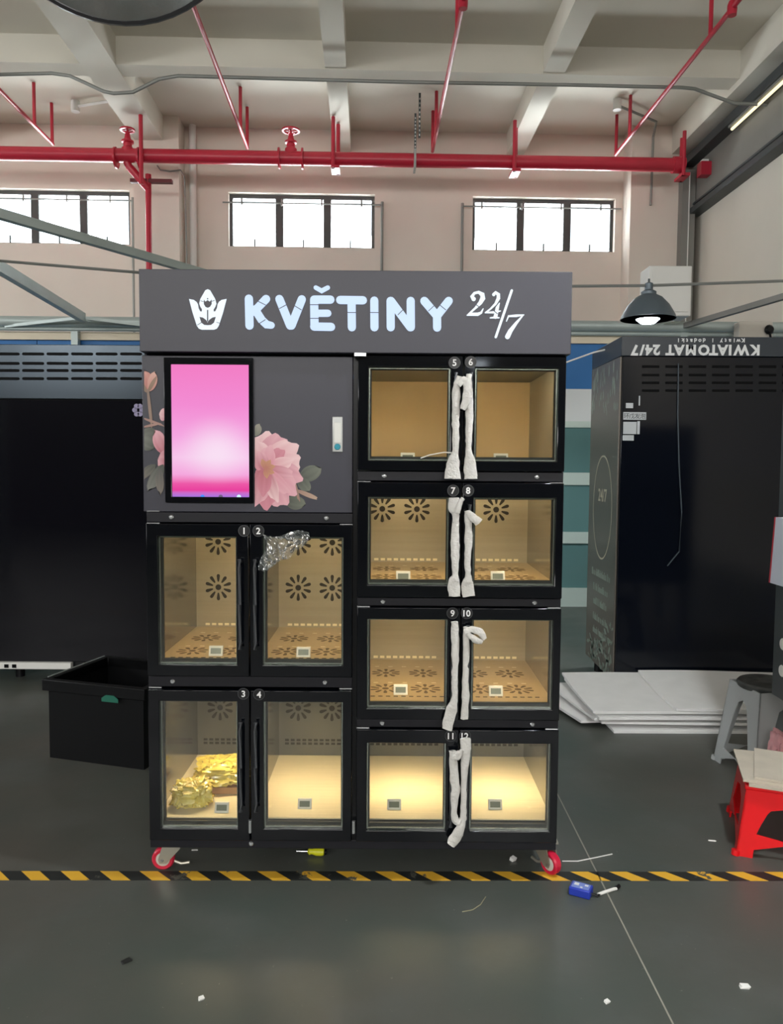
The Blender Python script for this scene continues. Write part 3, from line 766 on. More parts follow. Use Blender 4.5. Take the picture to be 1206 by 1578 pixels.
lclip = lambda x: min(max(x, 222.5), 253.5)
G0, G1 = (70, 74, 66), (108, 112, 100)
petal(462, 738, 28, 36, 24, G0, G1, 'leaf'); petal(460, 736, -52, 28, 18, G0, G1, 'leaf'); petal(440, 772, -10, 30, 22, (70, 74, 66), (104, 108, 94), 'leaf')
petal(393, 672, 70, 20, 13, (110, 112, 100), (150, 146, 132), 'leaf', clip=rclip)
petal(458, 756, -22, 34, 7, (150, 118, 104), (176, 150, 130), 'stem', tip=0.35); petal(452, 738, -75, 36, 5, (150, 118, 104), (150, 118, 104), 'stem', tip=0.3)
DP, MP, PP, WP = (176, 98, 112), (202, 132, 146), (216, 164, 174), (226, 192, 194)
cx, cy = 407, 722
for (ang, ln, wd, c0, c1) in ((88, 56, 46, MP, WP), (62, 58, 44, DP, PP), (38, 62, 42, MP, WP), (12, 58, 40, MP, WP), (-14, 60, 38, DP, PP), (-38, 62, 38, MP, PP), (-62, 66, 40, DP, PP), (-86, 62, 40, DP, MP), (-104, 58, 34, DP, PP), (110, 46, 36, MP, WP)):
    petal(cx, cy, ang, ln, wd, c0, c1, tip=0.38, clip=rclip)
for (ang, ln, wd, c0, c1) in ((50, 42, 24, DP, MP), (20, 46, 22, MP, WP), (-10, 44, 20, DP, PP), (-45, 52, 20, MP, PP), (-70, 52, 20, DP, WP), (80, 38, 24, MP, PP), (-95, 40, 22, DP, MP), (110, 30, 20, DP, PP)):
    petal(cx+2, cy+2, ang, ln, wd, c0, c1, tip=0.4, clip=rclip)
for ang in (60, 15, -30, -80, 110):
    petal(cx+2, cy, ang, 15, 9, (176, 110, 96), (190, 140, 104), 'stamen', tip=0.45, clip=rclip)
# bud, stem and leaves left of the screen
petal(230, 603, 105, 32, 22, (166, 100, 92), (196, 142, 130), 'bud', clip=lclip); petal(231, 603, 75, 30, 15, (180, 124, 114), (204, 160, 146), 'bud', clip=lclip)
petal(228, 605, 62, 28, 6, (120, 98, 80), (150, 120, 100), 'sepal', clip=lclip); petal(227, 605, 125, 22, 7, (120, 98, 80), (150, 120, 100), 'sepal', clip=lclip)
petal(228, 600, -84, 60, 5, (124, 104, 92), (140, 116, 100), 'stem', tip=0.3, clip=lclip); petal(222, 645, -20, 34, 4, (150, 118, 108), (160, 126, 116), 'stem', tip=0.3, clip=lclip)
petal(222, 658, 12, 26, 4, (150, 118, 108), (160, 126, 116), 'stem', tip=0.3, clip=lclip)
petal(244, 668, -165, 30, 26, G0, (110, 112, 104), 'leaf', clip=lclip); petal(238, 690, 150, 26, 22, G0, (118, 120, 112), 'leaf', clip=lclip)
petal(256, 700, 115, 40, 22, DP, PP, clip=lclip); petal(258, 710, 170, 14, 30, DP, PP, clip=lclip); petal(258, 640, 170, 12, 20, MP, WP, clip=lclip)
petal(252, 716, -120, 46, 18, G0, (112, 112, 106), 'leaf', clip=lclip); petal(246, 722, -88, 40, 13, (80, 80, 76), (120, 112, 104), 'leaf', clip=lclip); petal(240, 716, -140, 34, 14, G0, (116, 108, 100), 'leaf', clip=lclip)

# horizontal rails with bolts
bolt_src = None
def bolt(x, z, parent):
    MB().lathe((x, YF-0.010, z), [(0.0, 0.005), (0.006, 0.0045), (0.0085, 0.002), (0.0085, 0.0)], 12, axis=(0, -1, 0)).build('bolt', M_BOLT, parent)
def rail(x0, x1, z0, z1, bx):
    r = MB().box(x0, x1, YF-0.010, YF+0.03, z0, z1).build('rail', M_RAIL, vm, bevel=0.002)
    for x in bx: bolt(x, (z0+z1)/2, r)
    MB().box(x0, x0+0.045, YF-0.008, YF, z0-0.006, z0-0.002).build('hinge_plate', M_BOLT, r)
    MB().box(x1-0.045, x1, YF-0.008, YF, z0-0.006, z0-0.002).build('hinge_plate', M_BOLT, r)
    MB().box(x0, x0+0.045, YF-0.008, YF, z1+0.002, z1+0.005).build('hinge_plate', M_BOLT, r)
rail(-0.855, -0.135, 1.294, 1.329, (-0.768, -0.227)); rail(-0.855, -0.135, 0.711, 0.748, (-0.770, -0.231))
rail(-0.119, 0.597, 1.444, 1.477, (-0.026, 0.505)); rail(-0.119, 0.597, 1.005, 1.033, (-0.028, 0.505)); rail(-0.119, 0.597, 0.570, 0.598, (-0.028, 0.505))
MB().lathe((-0.495, YF-0.006, 0.139), [(0.0, 0.005), (0.006, 0.0045), (0.0085, 0.002), (0.0085, 0.0)], 12, axis=(0, -1, 0)).build('bolt', M_BOLT, vm)

# doors and compartments
WORDS = ['zero', 'one', 'two', 'three', 'four', 'five', 'six', 'seven', 'eight', 'nine', 'ten', 'eleven', 'twelve']
LC = ((-0.854, -0.497), (-0.493, -0.136)); RC = ((-0.118, 0.243), (0.247, 0.597))
LG = ((-0.815, -0.540), (-0.448, -0.167)); RG = ((-0.082, 0.200), (0.285, 0.571))
ROWS_L = (((0.751, 1.290), (0.793, 1.246)), ((0.157, 0.702), (0.200, 0.662)))
ROWS_R = (((1.480, 1.875), (1.515, 1.836)), ((1.036, 1.440), (1.081, 1.388)), ((0.601, 1.001), (0.641, 0.960)), ((0.157, 0.566), (0.197, 0.517)))
HANDLE = {1: (0.855, 1.17), 3: (0.275, 0.595), 5: (1.54, 1.815), 7: (1.10, 1.365), 9: (0.66, 0.945), 11: (0.225, 0.50)}
BADGE = {1: (376, 818), 2: (398, 818), 3: (375, 1069), 4: (399, 1070), 5: (700, 559), 6: (725, 558), 7: (698, 756), 8: (721, 756), 9: (697, 945), 10: (719, 945), 11: (694, 1134), 12: (716, 1134)}
M_BADGE = mat('badge_black', (14, 14, 16), 0.4); M_NUM = mat('badge_number', (236, 236, 236), 0.5); M_BRIM = mat('badge_rim', (70, 72, 76), 0.4)
YB = 3.34
def flower(mb, fn, r):
    """ten petal slots round a disc; fn(a, b, t)."""
    mb.prism([(0.22*r*math.cos(k*math.pi/6), 0.22*r*math.sin(k*math.pi/6)) for k in range(12)], fn, 0, 0.0006)
    for k in range(10):
        t = k*math.pi/5 + math.pi/2; c, s = math.cos(t), math.sin(t)
        o = [(0.42, 0.045), (0.6, 0.09), (0.85, 0.125), (0.96, 0.09), (1.0, 0.0), (0.96, -0.09), (0.85, -0.125), (0.6, -0.09), (0.42, -0.045)]
        mb.prism([(r*(x*c - y*s), r*(x*s + y*c)) for x, y in o], fn, 0, 0.0006)
    return mb
def slots(mb, xs, fn, w, h):
    for x in xs: mb.prism([(x-w/2, -h/2), (x+w/2, -h/2), (x+w/2, h/2), (x-w/2, h/2)], fn, 0, 0.0006)
    return mb
FLOORZ = {}
LED = (1.0, 0.76, 0.44)
def compartment(k, x0, x1, zf, zc, style):
    FLOORZ[k] = zf
    c = MB().box(x0, x1, YF+0.045, YB, zc, zc+0.004).build('compartment', M_SIDE if style != 'kraft' else mat('compartment_ceiling', (120, 122, 116), 0.5, metal=0.3), vm)
    ms = M_SIDE if style != 'kraft' else mat('compartment_side_grey', (150, 148, 140), 0.3, metal=0.3)
    MB().box(x0-0.003, x0, YF+0.045, YB, zf, zc).build('side_panel', ms, c)
    MB().box(x1, x1+0.003, YF+0.045, YB, zf, zc).build('side_panel', ms, c)
    MB().box(x0, x1, YB, YB+0.003, zf, zc).build('rear_panel', M_KRAFT if style == 'kraft' else (M_BACKSHADE if style == 'cream' else M_PANEL), c)
    MB().box(x0, x1, YF+0.035, YB, zf-0.004, zf).build('tray', {'cream': M_CREAM, 'kraft': M_FLOORPAN}.get(style, M_FLOORPAN), c)
    left = k in (1, 2, 3, 4)
    fx = {1: (-0.752, -0.604), 2: (-0.404, -0.256), 3: (-0.748, -0.600), 4: (-0.404, -0.256), 7: (-0.040, 0.110), 8: (0.303, 0.453)}.get(k, ())
    fz = {1: (1.161, 0.962), 2: (1.161, 0.962), 3: (0.428,), 4: (0.428,), 7: (1.309,), 8: (1.309,)}.get(k, ())
    for x in fx:
        for z in fz:
            z_ = z
            flower(MB(), lambda a, b, t, x=x, z=z_: (x+a, YB-t, z+b), 0.058).build('flower_vent', M_HOLE, c, kind='stuff', smooth=False)
    w = x1-x0
    xs = [x0+w*(0.14+0.72*j/9) for j in range(10)]
    if style == 'cream':
        zz = 0.277
        for dz in (0.008, -0.008):
            slots(MB(), [x0+w*(0.1+0.8*j/11) for j in range(12)], lambda a, b, t, dz=dz: (a, YB-t, zz+dz+b), 0.017, 0.010).build('slot_row', M_HOLE, c, kind='stuff', smooth=False)
    if style == 'tray':
        slots(MB(), xs, lambda a, b, t: (a, YB-t-0.002, zf+0.012+b), 0.019, 0.010).build('slot_row', M_SLOTGLINT, c, kind='stuff', smooth=False)  # bright dashes of light painted as pale pieces
        slots(MB(), xs, lambda a, b, t: (a, YF+0.10+b, zf+t), 0.016, 0.008).build('slot_row', M_HOLE, c, kind='stuff', smooth=False)
        for xx in (x0+w*0.27, x0+w*0.70):
            for yy in (2.90, 3.12):
                flower(MB(), lambda a, b, t, xx=xx, yy=yy: (xx+a, yy+b, zf+t), 0.060).build('tray_vent', M_TRAYHOLE, c, kind='stuff', smooth=False)
        for yy in (2.98, 3.22):
            slots(MB(), xs[::2], lambda a, b, t, yy=yy: (a+0.008, yy+b, zf+t), 0.018, 0.006).build('slot_row', M_SLOTGLINT, c, kind='stuff', smooth=False)  # glints on the tray painted as pale pieces
    yl = YF + (0.056 if style != 'cream' else 0.27)
    MB().box(x0+0.02, x1-0.02, yl-0.006, yl+0.006, zc-0.012, zc-0.001).build('light_strip', mat('led_diffuser', (255, 236, 196), 0.4, emit=1.2), c)
    pw_ = {'cream': 1.15, 'kraft': 0.95, 'tray': 1.25}[style] * (1.25 if left else 1.0)
    dy = {'cream': 0.02, 'kraft': 0.55, 'tray': 0.30}[style]
    yl = YF + (0.070 if style != 'cream' else 0.27)
    area_light('compartment_light', ((x0+x1)/2, yl, zc-0.016), ((x0+x1)/2, yl+dy, zc-0.016-0.35), w*0.8, 0.012 if style != 'cream' else 0.05, pw_, LED, spread=140 if style != 'cream' else 125)
M_BACKSHADE = mat('compartment_back_shaded', (104, 104, 99), 0.4, metal=0.3, noise=0.04, nscale=5)  # shade of the unlit rear panel put into a darker grey
M_TRAYHOLE = mat('tray_hole', (96, 76, 46), 0.6)

def door(k, x0, x1, z0, z1, g, hz):
    d = MB().ring((x0, x1, z0, z1), g, fxz, YF-0.022, YF+0.028).build('door', M_BLACKGLOSS, vm, bevel=0.0025)
    MB().box(g[0], g[1], YF-0.012, YF-0.007, g[2], g[3]).build('glass_pane', M_GLASS, d)
    e = 0.005
    MB().ring((g[0]+0.0005, g[1]-0.0005, g[2]+0.0005, g[3]-0.0005), (g[0]+e, g[1]-e, g[2]+e, g[3]-e), fxz, YF-0.006, YF+0.004).build('glass_trim', M_TRIM, d)
    MB().ring((g[0]+0.0005, g[1]-0.0005, g[2]+0.0005, g[3]-0.0005), (g[0]+0.010, g[1]-0.008, g[2]+0.014, g[3]-0.008), fxz, YF+0.010, YF+0.022).build('seal', mat('door_seal', (34, 35, 33), 0.5), d)
    odd = k % 2 == 1
    hx = (x1-0.027) if odd else (x0+0.022)
    hz0, hz1 = hz
    MB().tube([(hx, YF-0.048, hz0), (hx, YF-0.048, hz0+0.03), (hx, YF-0.050, (hz0+hz1)/2), (hx, YF-0.048, hz1-0.03), (hx, YF-0.048, hz1)], 0.0065, 12).build('handle', mat('handle_black', (100, 102, 106), 0.3, metal=0.8), d)
    for zz in (hz0+0.012, hz1-0.012):
        MB().cyl((hx, YF-0.046, zz), (hx, YF-0.022, zz), 0.005, 10).build('handle_mount', M_BLACK, d)
    p = at(*BADGE[k], YF-0.022)
    b = MB().lathe((p.x, YF-0.022, p.z), [(0.0, 0.0018), (0.0185, 0.0018), (0.0195, 0.0)], 20, axis=(0, -1, 0)).build('number_badge', M_BADGE, d)
    MB().lathe((p.x, YF-0.022, p.z), [(0.0190, 0.0), (0.0205, 0.0), (0.0205, 0.002), (0.0190, 0.002)], 24, axis=(0, -1, 0), closed=True).build('badge_rim', M_BRIM, d)
    text_on(str(k), 0.031, lambda a, bb, t: (p.x+a, YF-0.0242-t, p.z+bb), 'badge_number', M_NUM, d, bold=0.0007)
    MB().box(hx-0.008 if odd else hx-0.012, hx+0.012 if odd else hx+0.008, YF+0.029, YF+0.036, (z0+z1)/2-0.02, (z0+z1)/2+0.02).build('latch', M_BOLT, d)
k = 1
for ri, ((z0, z1), (g0, g1)) in enumerate(ROWS_L):
    for ci in (0, 1):
        a, b = LC[ci]; ga, gb = LG[ci]
        door(k, a, b, z0, z1, (ga, gb, g0, g1), HANDLE[k if k % 2 else k-1])
        compartment(k, (-0.848, -0.489)[ci], (-0.499, -0.139)[ci], (0.788, 0.216)[ri], (1.268, 0.690)[ri], ('tray', 'cream')[ri])
        k += 1
for ri, ((z0, z1), (g0, g1)) in enumerate(ROWS_R):
    for ci in (0, 1):
        a, b = RC[ci]; ga, gb = RG[ci]
        door(k, a, b, z0, z1, (ga, gb, g0, g1), HANDLE[k if k % 2 else k-1])
        compartment(k, (-0.114, 0.247)[ci], (0.240, 0.590)[ci], (1.508, 1.078, 0.648, 0.216)[ri], (1.856, 1.408, 0.980, 0.540)[ri], ('kraft', 'tray', 'tray', 'cream')[ri])
        k += 1
# small hinges between doors at the foot
for x in (-0.495, -0.127):
    MB().cyl((x, YF-0.026, 0.19), (x, YF-0.026, 0.235), 0.006, 10).build('hinge', M_BOLT, vm)

# casters
M_WHEEL = mat('red_wheel', (200, 30, 62), 0.3); M_HUB = mat('wheel_hub', (200, 198, 188), 0.4); M_BRK = mat('caster_steel', (176, 172, 158), 0.35, metal=0.7)
def caster(x, y, ang):
    c = MB().box(x-0.045, x+0.045, y-0.04, y+0.04, 0.116, 0.122).build('caster', M_BRK, vm)
    ax = Vector((math.sin(ang), -math.cos(ang), 0)); fw = Vector((-math.cos(ang), -math.sin(ang), 0))
    wc = Vector((x, y, 0.041)) + fw*0.035
    MB().lathe(wc, [(0.026, -0.014), (0.036, -0.016), (0.041, -0.010), (0.041, 0.010), (0.036, 0.016), (0.026, 0.014)], 28, axis=ax, closed=True).build('wheel', M_WHEEL, c)
    MB().lathe(wc, [(0.006, -0.018), (0.026, -0.013), (0.026, 0.013), (0.006, 0.018)], 20, axis=ax).build('hub', M_HUB, c)
    for s in (-1, 1):
        p = [(-0.03, 0.11), (0.03, 0.11), (0.03, 0.085), (-0.02, 0.03), (-0.045, 0.03), (-0.05, 0.045)]
        MB().prism(p, lambda a, b, t: Vector((x, y, 0)) - fw*a + ax*(s*(0.021+t)) + Vector((0, 0, b)), 0, 0.003).build('fork', M_BRK, c)
    MB().cyl((x, y, 0.104), (x, y, 0.117), 0.024, 16).build('swivel', M_BRK, c)
    MB().tube([wc-ax*0.024, wc+ax*0.024], 0.006, 10).build('axle', M_BOLT, c)
    MB().tube([Vector((x, y, 0.03))-fw*0.0, Vector((x, y, 0.018))-fw*0.03, Vector((x, y, 0.022))-fw*0.06], 0.006, 8).build('brake_pedal', M_BRK, c)
caster(-0.80, 2.78, 0.05); caster(0.575, 2.79, 2.2); caster(-0.80, 3.38, 0.6); caster(0.54, 3.38, 2.6)

# ---------------------------------------------------------------- tissue wrapped round the handles
from mathutils import noise as mnoise
def resample(pts, n=5):
    out = []
    for i in range(len(pts)-1):
        p0, p1, p2, p3 = pts[max(i-1, 0)], pts[i], pts[i+1], pts[min(i+2, len(pts)-1)]
        for k in range(n):
            t = k/n
            out.append(tuple(0.5*((2*b) + (c-a)*t + (2*a-5*b+4*c-d)*t*t + (-a+3*b-3*c+d)*t**3) for a, b, c, d in zip(p0, p1, p2, p3)))
    out.append(pts[-1]); return out
PXM = 2.66/F_PX
def strip(pts, y=YF-0.050, thick=0.010, seed=0, n=14):
    mb = MB(); P = resample(pts, 6)
    ring = []
    for i, (px, py, w) in enumerate(P):
        c = at(px, py, y); hw = w*PXM
        th = min(thick, hw)*(0.65 if i > len(P)-8 and w > 7 else 1.0)
        ring.append((c, max(hw, 0.003), th))
    mb.tube([r[0] for r in ring], [(r[1], r[2]) for r in ring], n, up=(0, 1, 0.001))
    for v in mb.v:
        d = mnoise.noise_vector(v*55 + Vector((seed*3.1, 0, 0)))*0.0032 + mnoise.noise_vector(v*140)*0.0012
        v += d
    return mb
wraps = {
 5: ([(707, 580, 4), (703, 600, 6), (702, 640, 6), (702, 680, 5), (701, 697, 5), (698, 712, 9), (697, 738, 13)], 'tied in a knot at the top'),
 6: ([(722, 576, 4), (722, 600, 6), (723, 640, 6), (722, 680, 5), (722, 697, 5), (724, 715, 9), (725, 738, 10)], 'with a short bell-shaped tail'),
 7: ([(699, 767, 8), (699, 783, 9), (702, 796, 5), (701, 830, 7), (701, 860, 6), (701, 885, 5), (699, 897, 9), (700, 919, 9)], 'with a bunched top'),
 8: ([(719, 787, 4), (721, 800, 5), (722, 830, 6), (720, 865, 5), (721, 888, 5), (720, 900, 9), (722, 919, 10)], 'with a folded flap near the top'),
 9: ([(700, 958, 6), (701, 1000, 6), (700, 1050, 5), (700, 1076, 5), (695, 1095, 9), (688, 1124, 8)], 'with a long slanting tail'),
 10: ([(718, 966, 5), (718, 1000, 5), (717, 1050, 5), (717, 1075, 6), (715, 1108, 6)], 'with a loose end curling outwards'),
 11: ([(699, 1158, 7), (698, 1172, 6), (701, 1215, 8), (699, 1245, 5), (699, 1258, 6), (704, 1268, 5), (711, 1262, 4)], 'hooked round at its foot'),
 12: ([(717, 1138, 8), (717, 1158, 8), (715, 1200, 5), (714, 1250, 5), (711, 1270, 6), (702, 1290, 9), (694, 1302, 7)], 'with a tail twisted to one side'),
}
extra = {5: [[(706, 594, 4), (714, 586, 6), (721, 597, 7), (719, 614, 7), (713, 631, 4)]], 7: [[(704, 790, 4), (708, 778, 4), (713, 767, 3)]], 8: [[(720, 789, 4), (728, 797, 6), (738, 806, 7)]],
         10: [[(716, 974, 4), (726, 970, 5), (739, 974, 6), (747, 985, 4)], [(719, 976, 4), (732, 986, 5), (743, 990, 3)]], 11: [[(697, 1166, 5), (706, 1166, 5), (711, 1156, 3)]], 12: [[(710, 1162, 3), (707, 1160, 4), (703, 1166, 4)]]}
for k, (pts, say) in wraps.items():
    o = strip(pts, seed=k).build('tissue_wrap', M_TISSUE, None, 'white tissue wrapped on the handle of door %s, %s' % (WORDS[k], say), 'tissue', 'tissue wraps on the door handles')
    for e in extra.get(k, ()):
        strip(e, y=YF-0.064, thick=0.006, seed=k+20).build('loose_end', M_TISSUE, o)
MB().tube([at(648, 706, 2.672), at(662, 701, 2.668), at(684, 697, 2.664), at(700, 698, 2.655)], 0.0022, 6).build('white_wire', M_WHITE, None, 'thin white wire sticking out beside the handle of door five', 'wire')

# crumpled clear film on the glass of door two
M_FILM = glass_mat('clear_film', (248, 250, 250), 0.07, 0.14, body=0.07, body_rgb=(205, 215, 215))
mb = MB(); NU, NV = 26, 22
for i in range(NU):
    for j in range(NV):
        u, v = i/(NU-1), j/(NV-1)
        px = 404 + 72*u*(1 - 0.35*v) + 6*math.sin(5*v); py = 822 + 56*v*(1-0.25*u) + 5*math.sin(6*u)
        p = at(px, py, 2.664)
        q = Vector((px*0.12, py*0.05, 0))
        d = abs(mnoise.noise(q*1.2))*0.020 + abs(mnoise.noise(q*4))*0.006
        mb.v.append(Vector((p.x, p.y - d, p.z)))
for i in range(NU-1):
    for j in range(NV-1):
        a = i*NV+j; mb.f.append((a, a+1, a+NV+1, a+NV))
mb.build('plastic_film', M_FILM, None, 'crumpled clear plastic film stuck across the top of door two', 'film', smooth=False)

# price displays inside the compartments
TAGS = {1: (332, 1011), 2: (467, 1013), 3: (341, 1253), 4: (469, 1247), 5: (628, 712.5), 6: (772, 713), 7: (621, 896), 8: (767, 896), 9: (617, 1071), 10: (764, 1073), 11: (607, 1248), 12: (763, 1248)}
M_LCD = mat('tag_display', (112, 118, 104), 0.3)
for k, (px, py) in TAGS.items():
    zf = FLOORZ[k]
    p = atz(px, py, zf) if k not in (5, 6) else Vector((at(px, 710, 2.80).x, 2.80, zf))
    p.y = min(max(p.y, 2.76), 2.92)
    t = thing('price_tag', p, 'small white electronic price tag standing inside door %s' % WORDS[k], 'price tag', 'price tags in the compartments')
    tilt = 0.010
    MB().box(-0.026, 0.026, 0, 0.008, 0, 0.036, lambda x, y, z: (p.x+x, p.y+y+z*0.3, p.z+z)).build('tag_body', M_WHITE, t, bevel=0.0015)
    MB().box(-0.019, 0.019, -0.0008, 0.0, 0.008, 0.028, lambda x, y, z: (p.x+x, p.y+y+z*0.3, p.z+z)).build('tag_display', M_LCD, t)
    MB().box(-0.012, 0.012, 0.010, 0.045, 0, 0.004, lambda x, y, z: (p.x+x, p.y+y, p.z+z)).build('tag_foot', M_WHITE, t)

# yellow wrapped packs behind door three
def blob(c, r, seed, amp=0.22, n=64, crinkle=0.10):
    mb = MB()
    for i in range(n//2+1):
        th = math.pi*i/(n//2)
        for j in range(n):
            ph = 2*math.pi*j/n
            d = Vector((math.sin(th)*math.cos(ph), math.sin(th)*math.sin(ph), math.cos(th)))
            e = Vector([math.copysign(abs(x)**0.7, x) for x in d])
            k = 1 + amp*mnoise.noise(d*1.7+Vector((seed, 0, 0))) + amp*0.5*mnoise.noise(d*4.5+Vector((0, seed, 0)))
            k += crinkle*(abs(mnoise.noise(d*5+Vector((seed, 3, 0)))) + 0.6*abs(mnoise.noise(d*11+Vector((2, seed, 5))))) - crinkle*0.4
            p = Vector((e.x*r[0]*k, e.y*r[1]*k, e.z*r[2]*k))
            p.z = max(p.z, -r[2]*0.88)
            mb.v.append(Vector(c) + p + Vector((0, 0, r[2]*0.88)))
    for i in range(n//2):
        for j in range(n):
            j2 = (j+1) % n; mb.f.append((i*n+j, i*n+j2, (i+1)*n+j2, (i+1)*n+j))
    return mb
M_YFILM = mat('yellow_film', (240, 212, 104), 0.10, noise=0.25, nscale=16, bump=0.5, bscale=60, coat=1.0, spec=0.9)
p = atz(331, 1216, FLOORZ[3]); p.y = 3.02
pk = blob((-0.67, 3.02, FLOORZ[3]+0.028), (0.115, 0.10, 0.038), 3, 0.25, crinkle=0.28).build('wrapped_pack', M_YFILM, None, 'flat pack in yellow film lying on a board at the rear behind door three', 'package', 'yellow wrapped packs')
MB().box(-0.785, -0.585, 2.93, 3.13, FLOORZ[3]+0.001, FLOORZ[3]+0.027).build('carton', mat('carton_brown', (196, 152, 104), 0.7), pk)
q = atz(297, 1252, FLOORZ[3])
blob((-0.745, 2.845, FLOORZ[3]), (0.075, 0.060, 0.048), 8, 0.22, crinkle=0.30).build('wrapped_pack', M_YFILM, None, 'round bundle in yellow film at the front behind door three', 'package', 'yellow wrapped packs')

# ================================================================== BLACK CABINETS BEHIND
M_CABBLK = mat('cabinet_black', (8, 8, 16), 0.07, spec=0.25)
M_CABTOP = mat('cabinet_top_steel', (50, 57, 63), 0.22, metal=0.85, rnoise=0.08, nscale=2)
M_SLOT = mat('slot_black', (6, 7, 9), 0.6, spec=0.1)
LYF = 5.2
lv = thing('vending_cabinet', (-2.6, 5.5, 0), 'glossy black vending cabinet with slotted steel top behind the black crate', 'cabinet', 'black cabinets standing behind')
zt, zs, zb = at(110, 531, LYF).z, at(110, 616, LYF).z, at(110, 1020, LYF).z
MB().box(-3.9, -1.25, LYF, LYF+0.7, zb, zs-0.004).build('cabinet_body', M_CABBLK, lv, bevel=0.004)
tp = MB().box(-3.9, -1.25, LYF, LYF+0.7, zs+0.004, zt).build('top_panel', M_CABTOP, lv, bevel=0.004)
MB().box(-3.88, -1.27, LYF+0.01, LYF+0.69, zs-0.004, zs+0.004).build('joint', M_SLOT, lv)
src = None
for (py) in (545.5, 560, 571, 583.5):
    for j in range(9):
        px = 14 - 76 + 37.7*j
        c = at(px, py, LYF)
        if src is None:
            h = 0.0095; w = 0.064
            pts = [(-w+h*math.cos(a), h*math.sin(a)) for a in (math.pi*0.5, math.pi*0.75, math.pi, math.pi*1.25, math.pi*1.5)] + [(w+h*math.cos(a), h*math.sin(a)) for a in (-math.pi*0.5, -math.pi*0.25, 0, math.pi*0.25, math.pi*0.5)]
            src = MB().prism(pts, lambda a, b, t: (c.x+a, LYF-t, c.z+b), 0, 0.002).build('vent_slot', M_SLOT, tp, smooth=False); c0 = c.copy()
        elif c.x < -1.45:
            share('vent_slot', src, tp, c-c0)
MB().box(-3.9, -2.17, LYF-0.03, LYF+0.03, zb-0.045, zb).build('foot_rail', M_WHITE, lv, bevel=0.003)
for px in (10, 22):
    p = at(px, 1024, LYF-0.03)
    MB().box(p.x-0.014, p.x+0.014, LYF-0.034, LYF-0.030, zb-0.035, zb-0.012).build('rail_mark', M_SLOT, lv)
MB().box(-2.17, -1.3, LYF+0.01, LYF+0.6, zb-0.05, zb).build('plinth', M_BLACK, lv)
for x in (-3.6, -2.6, -1.5):
    MB().cyl((x, LYF+0.15, 0), (x, LYF+0.15, zb-0.02), 0.03, 12).build('foot', M_BLACK, lv)
p = at(213, 632, LYF)
for a in range(6):
    t = a*math.pi/3
    MB().lathe((p.x+0.024*math.cos(t), LYF, p.z+0.03*math.sin(t)), [(0.0, 0.001), (0.017, 0.001), (0.017, 0.0)], 10, axis=(0, -1, 0)).build('printed_petal', mat('print_lilac', (150, 144, 176), 0.6), lv)

RYF, RYB, RX0, RX1 = 4.97, 5.69, 1.455, 3.05
rv = thing('vending_cabinet', (2.2, 5.3, 0), 'tall black vending cabinet with upside-down white lettering behind the foam sheets', 'cabinet', 'black cabinets standing behind')
z0r, zmid, ztop = 0.10, at(955, 549, RYF).z, at(1080, 519, RYF).z
M_RBLK = mat('cabinet_blueblack', (11, 15, 24), 0.12, spec=0.3)
rb = MB().box(RX0+0.012, RX1, RYF, RYB, z0r, zmid).build('cabinet_body', M_RBLK, rv, bevel=0.003)
rh = MB().box(RX0, RX1, RYF-0.004, RYB, zmid+0.003, ztop).build('cabinet_header', mat('cabinet_header', (34, 44, 54), 0.35), rv, bevel=0.003)
sp_ = MB().box(RX0, RX0+0.011, RYF+0.02, RYB, z0r, zmid).build('side_panel', mat('side_panel_taupe', (112, 106, 98), 0.35, metal=0.3), rv, bevel=0.002)
src = None
for py in (565, 578, 590, 602):
    for j in range(7):
        px = 1002 + 36*j
        c = at(px, py, RYF)
        if src is None:
            src = MB().box(c.x-0.055, c.x+0.055, RYF-0.002, RYF, c.z-0.008, c.z+0.008).build('vent_slot', M_SLOT, rb); c0 = c.copy()
        else: share('vent_slot', src, rb, c-c0)
def inv(cx, cz, y): return lambda a, b, t: (cx-a, y-t, cz-b)
M_RLET = mat('print_white', (226, 230, 232), 0.5)
# KWIATOMAT 24/7 printed upside down: read from right to left
LETW = [('K', 1162), ('W', 1142), ('I', 1124.5), ('A', 1113), ('T', 1099), ('O', 1084), ('M', 1064), ('A', 1046), ('T', 1032), ('2', 1011), ('4', 999.5), ('/', 989), ('7', 977)]
for ch, px in LETW:
    c = at(px, 539.5, RYF-0.004)
    text_on(ch, 0.088, inv(c.x, c.z, RYF-0.0045), 'printed_letter', M_RLET, rh, bold=0.004, squeeze=1.0)
for i, ch in enumerate('Kwiaty i dodatki'):
    if ch == ' ': continue
    c = at(1144 - i*6.6, 524.5, RYF-0.004)
    text_on(ch, 0.036, inv(c.x, c.z, RYF-0.0045), 'printed_letter', M_RLET, rh, bold=0.001)
def sticker(x0, y0, x1, y1, m=None, name='sticker'):
    a, b = at(x0, y0, RYF), at(x1, y1, RYF)
    return MB().box(a.x, b.x, RYF-0.0015, RYF, b.z, a.z).build(name, m or M_STK, rb)
M_STK = mat('sticker_grey', (190, 196, 200), 0.6); M_INK = mat('sticker_ink', (40, 46, 54), 0.6)
sticker(964, 621, 975, 629); sticker(960, 635, 995, 647); sticker(960, 650, 980, 669); sticker(981.5, 649, 985, 669); sticker(959, 670.5, 976, 679); sticker(984, 610, 985.6, 625)
for i, ch in enumerate('环戊发泡'):
    c = at(965 + i*8.3, 641, RYF-0.0015)
    text_on(ch, 0.038, lambda a, b, t, c=c: (c.x+a, RYF-0.002-t, c.z+b), 'sticker_sign', M_INK, rb)
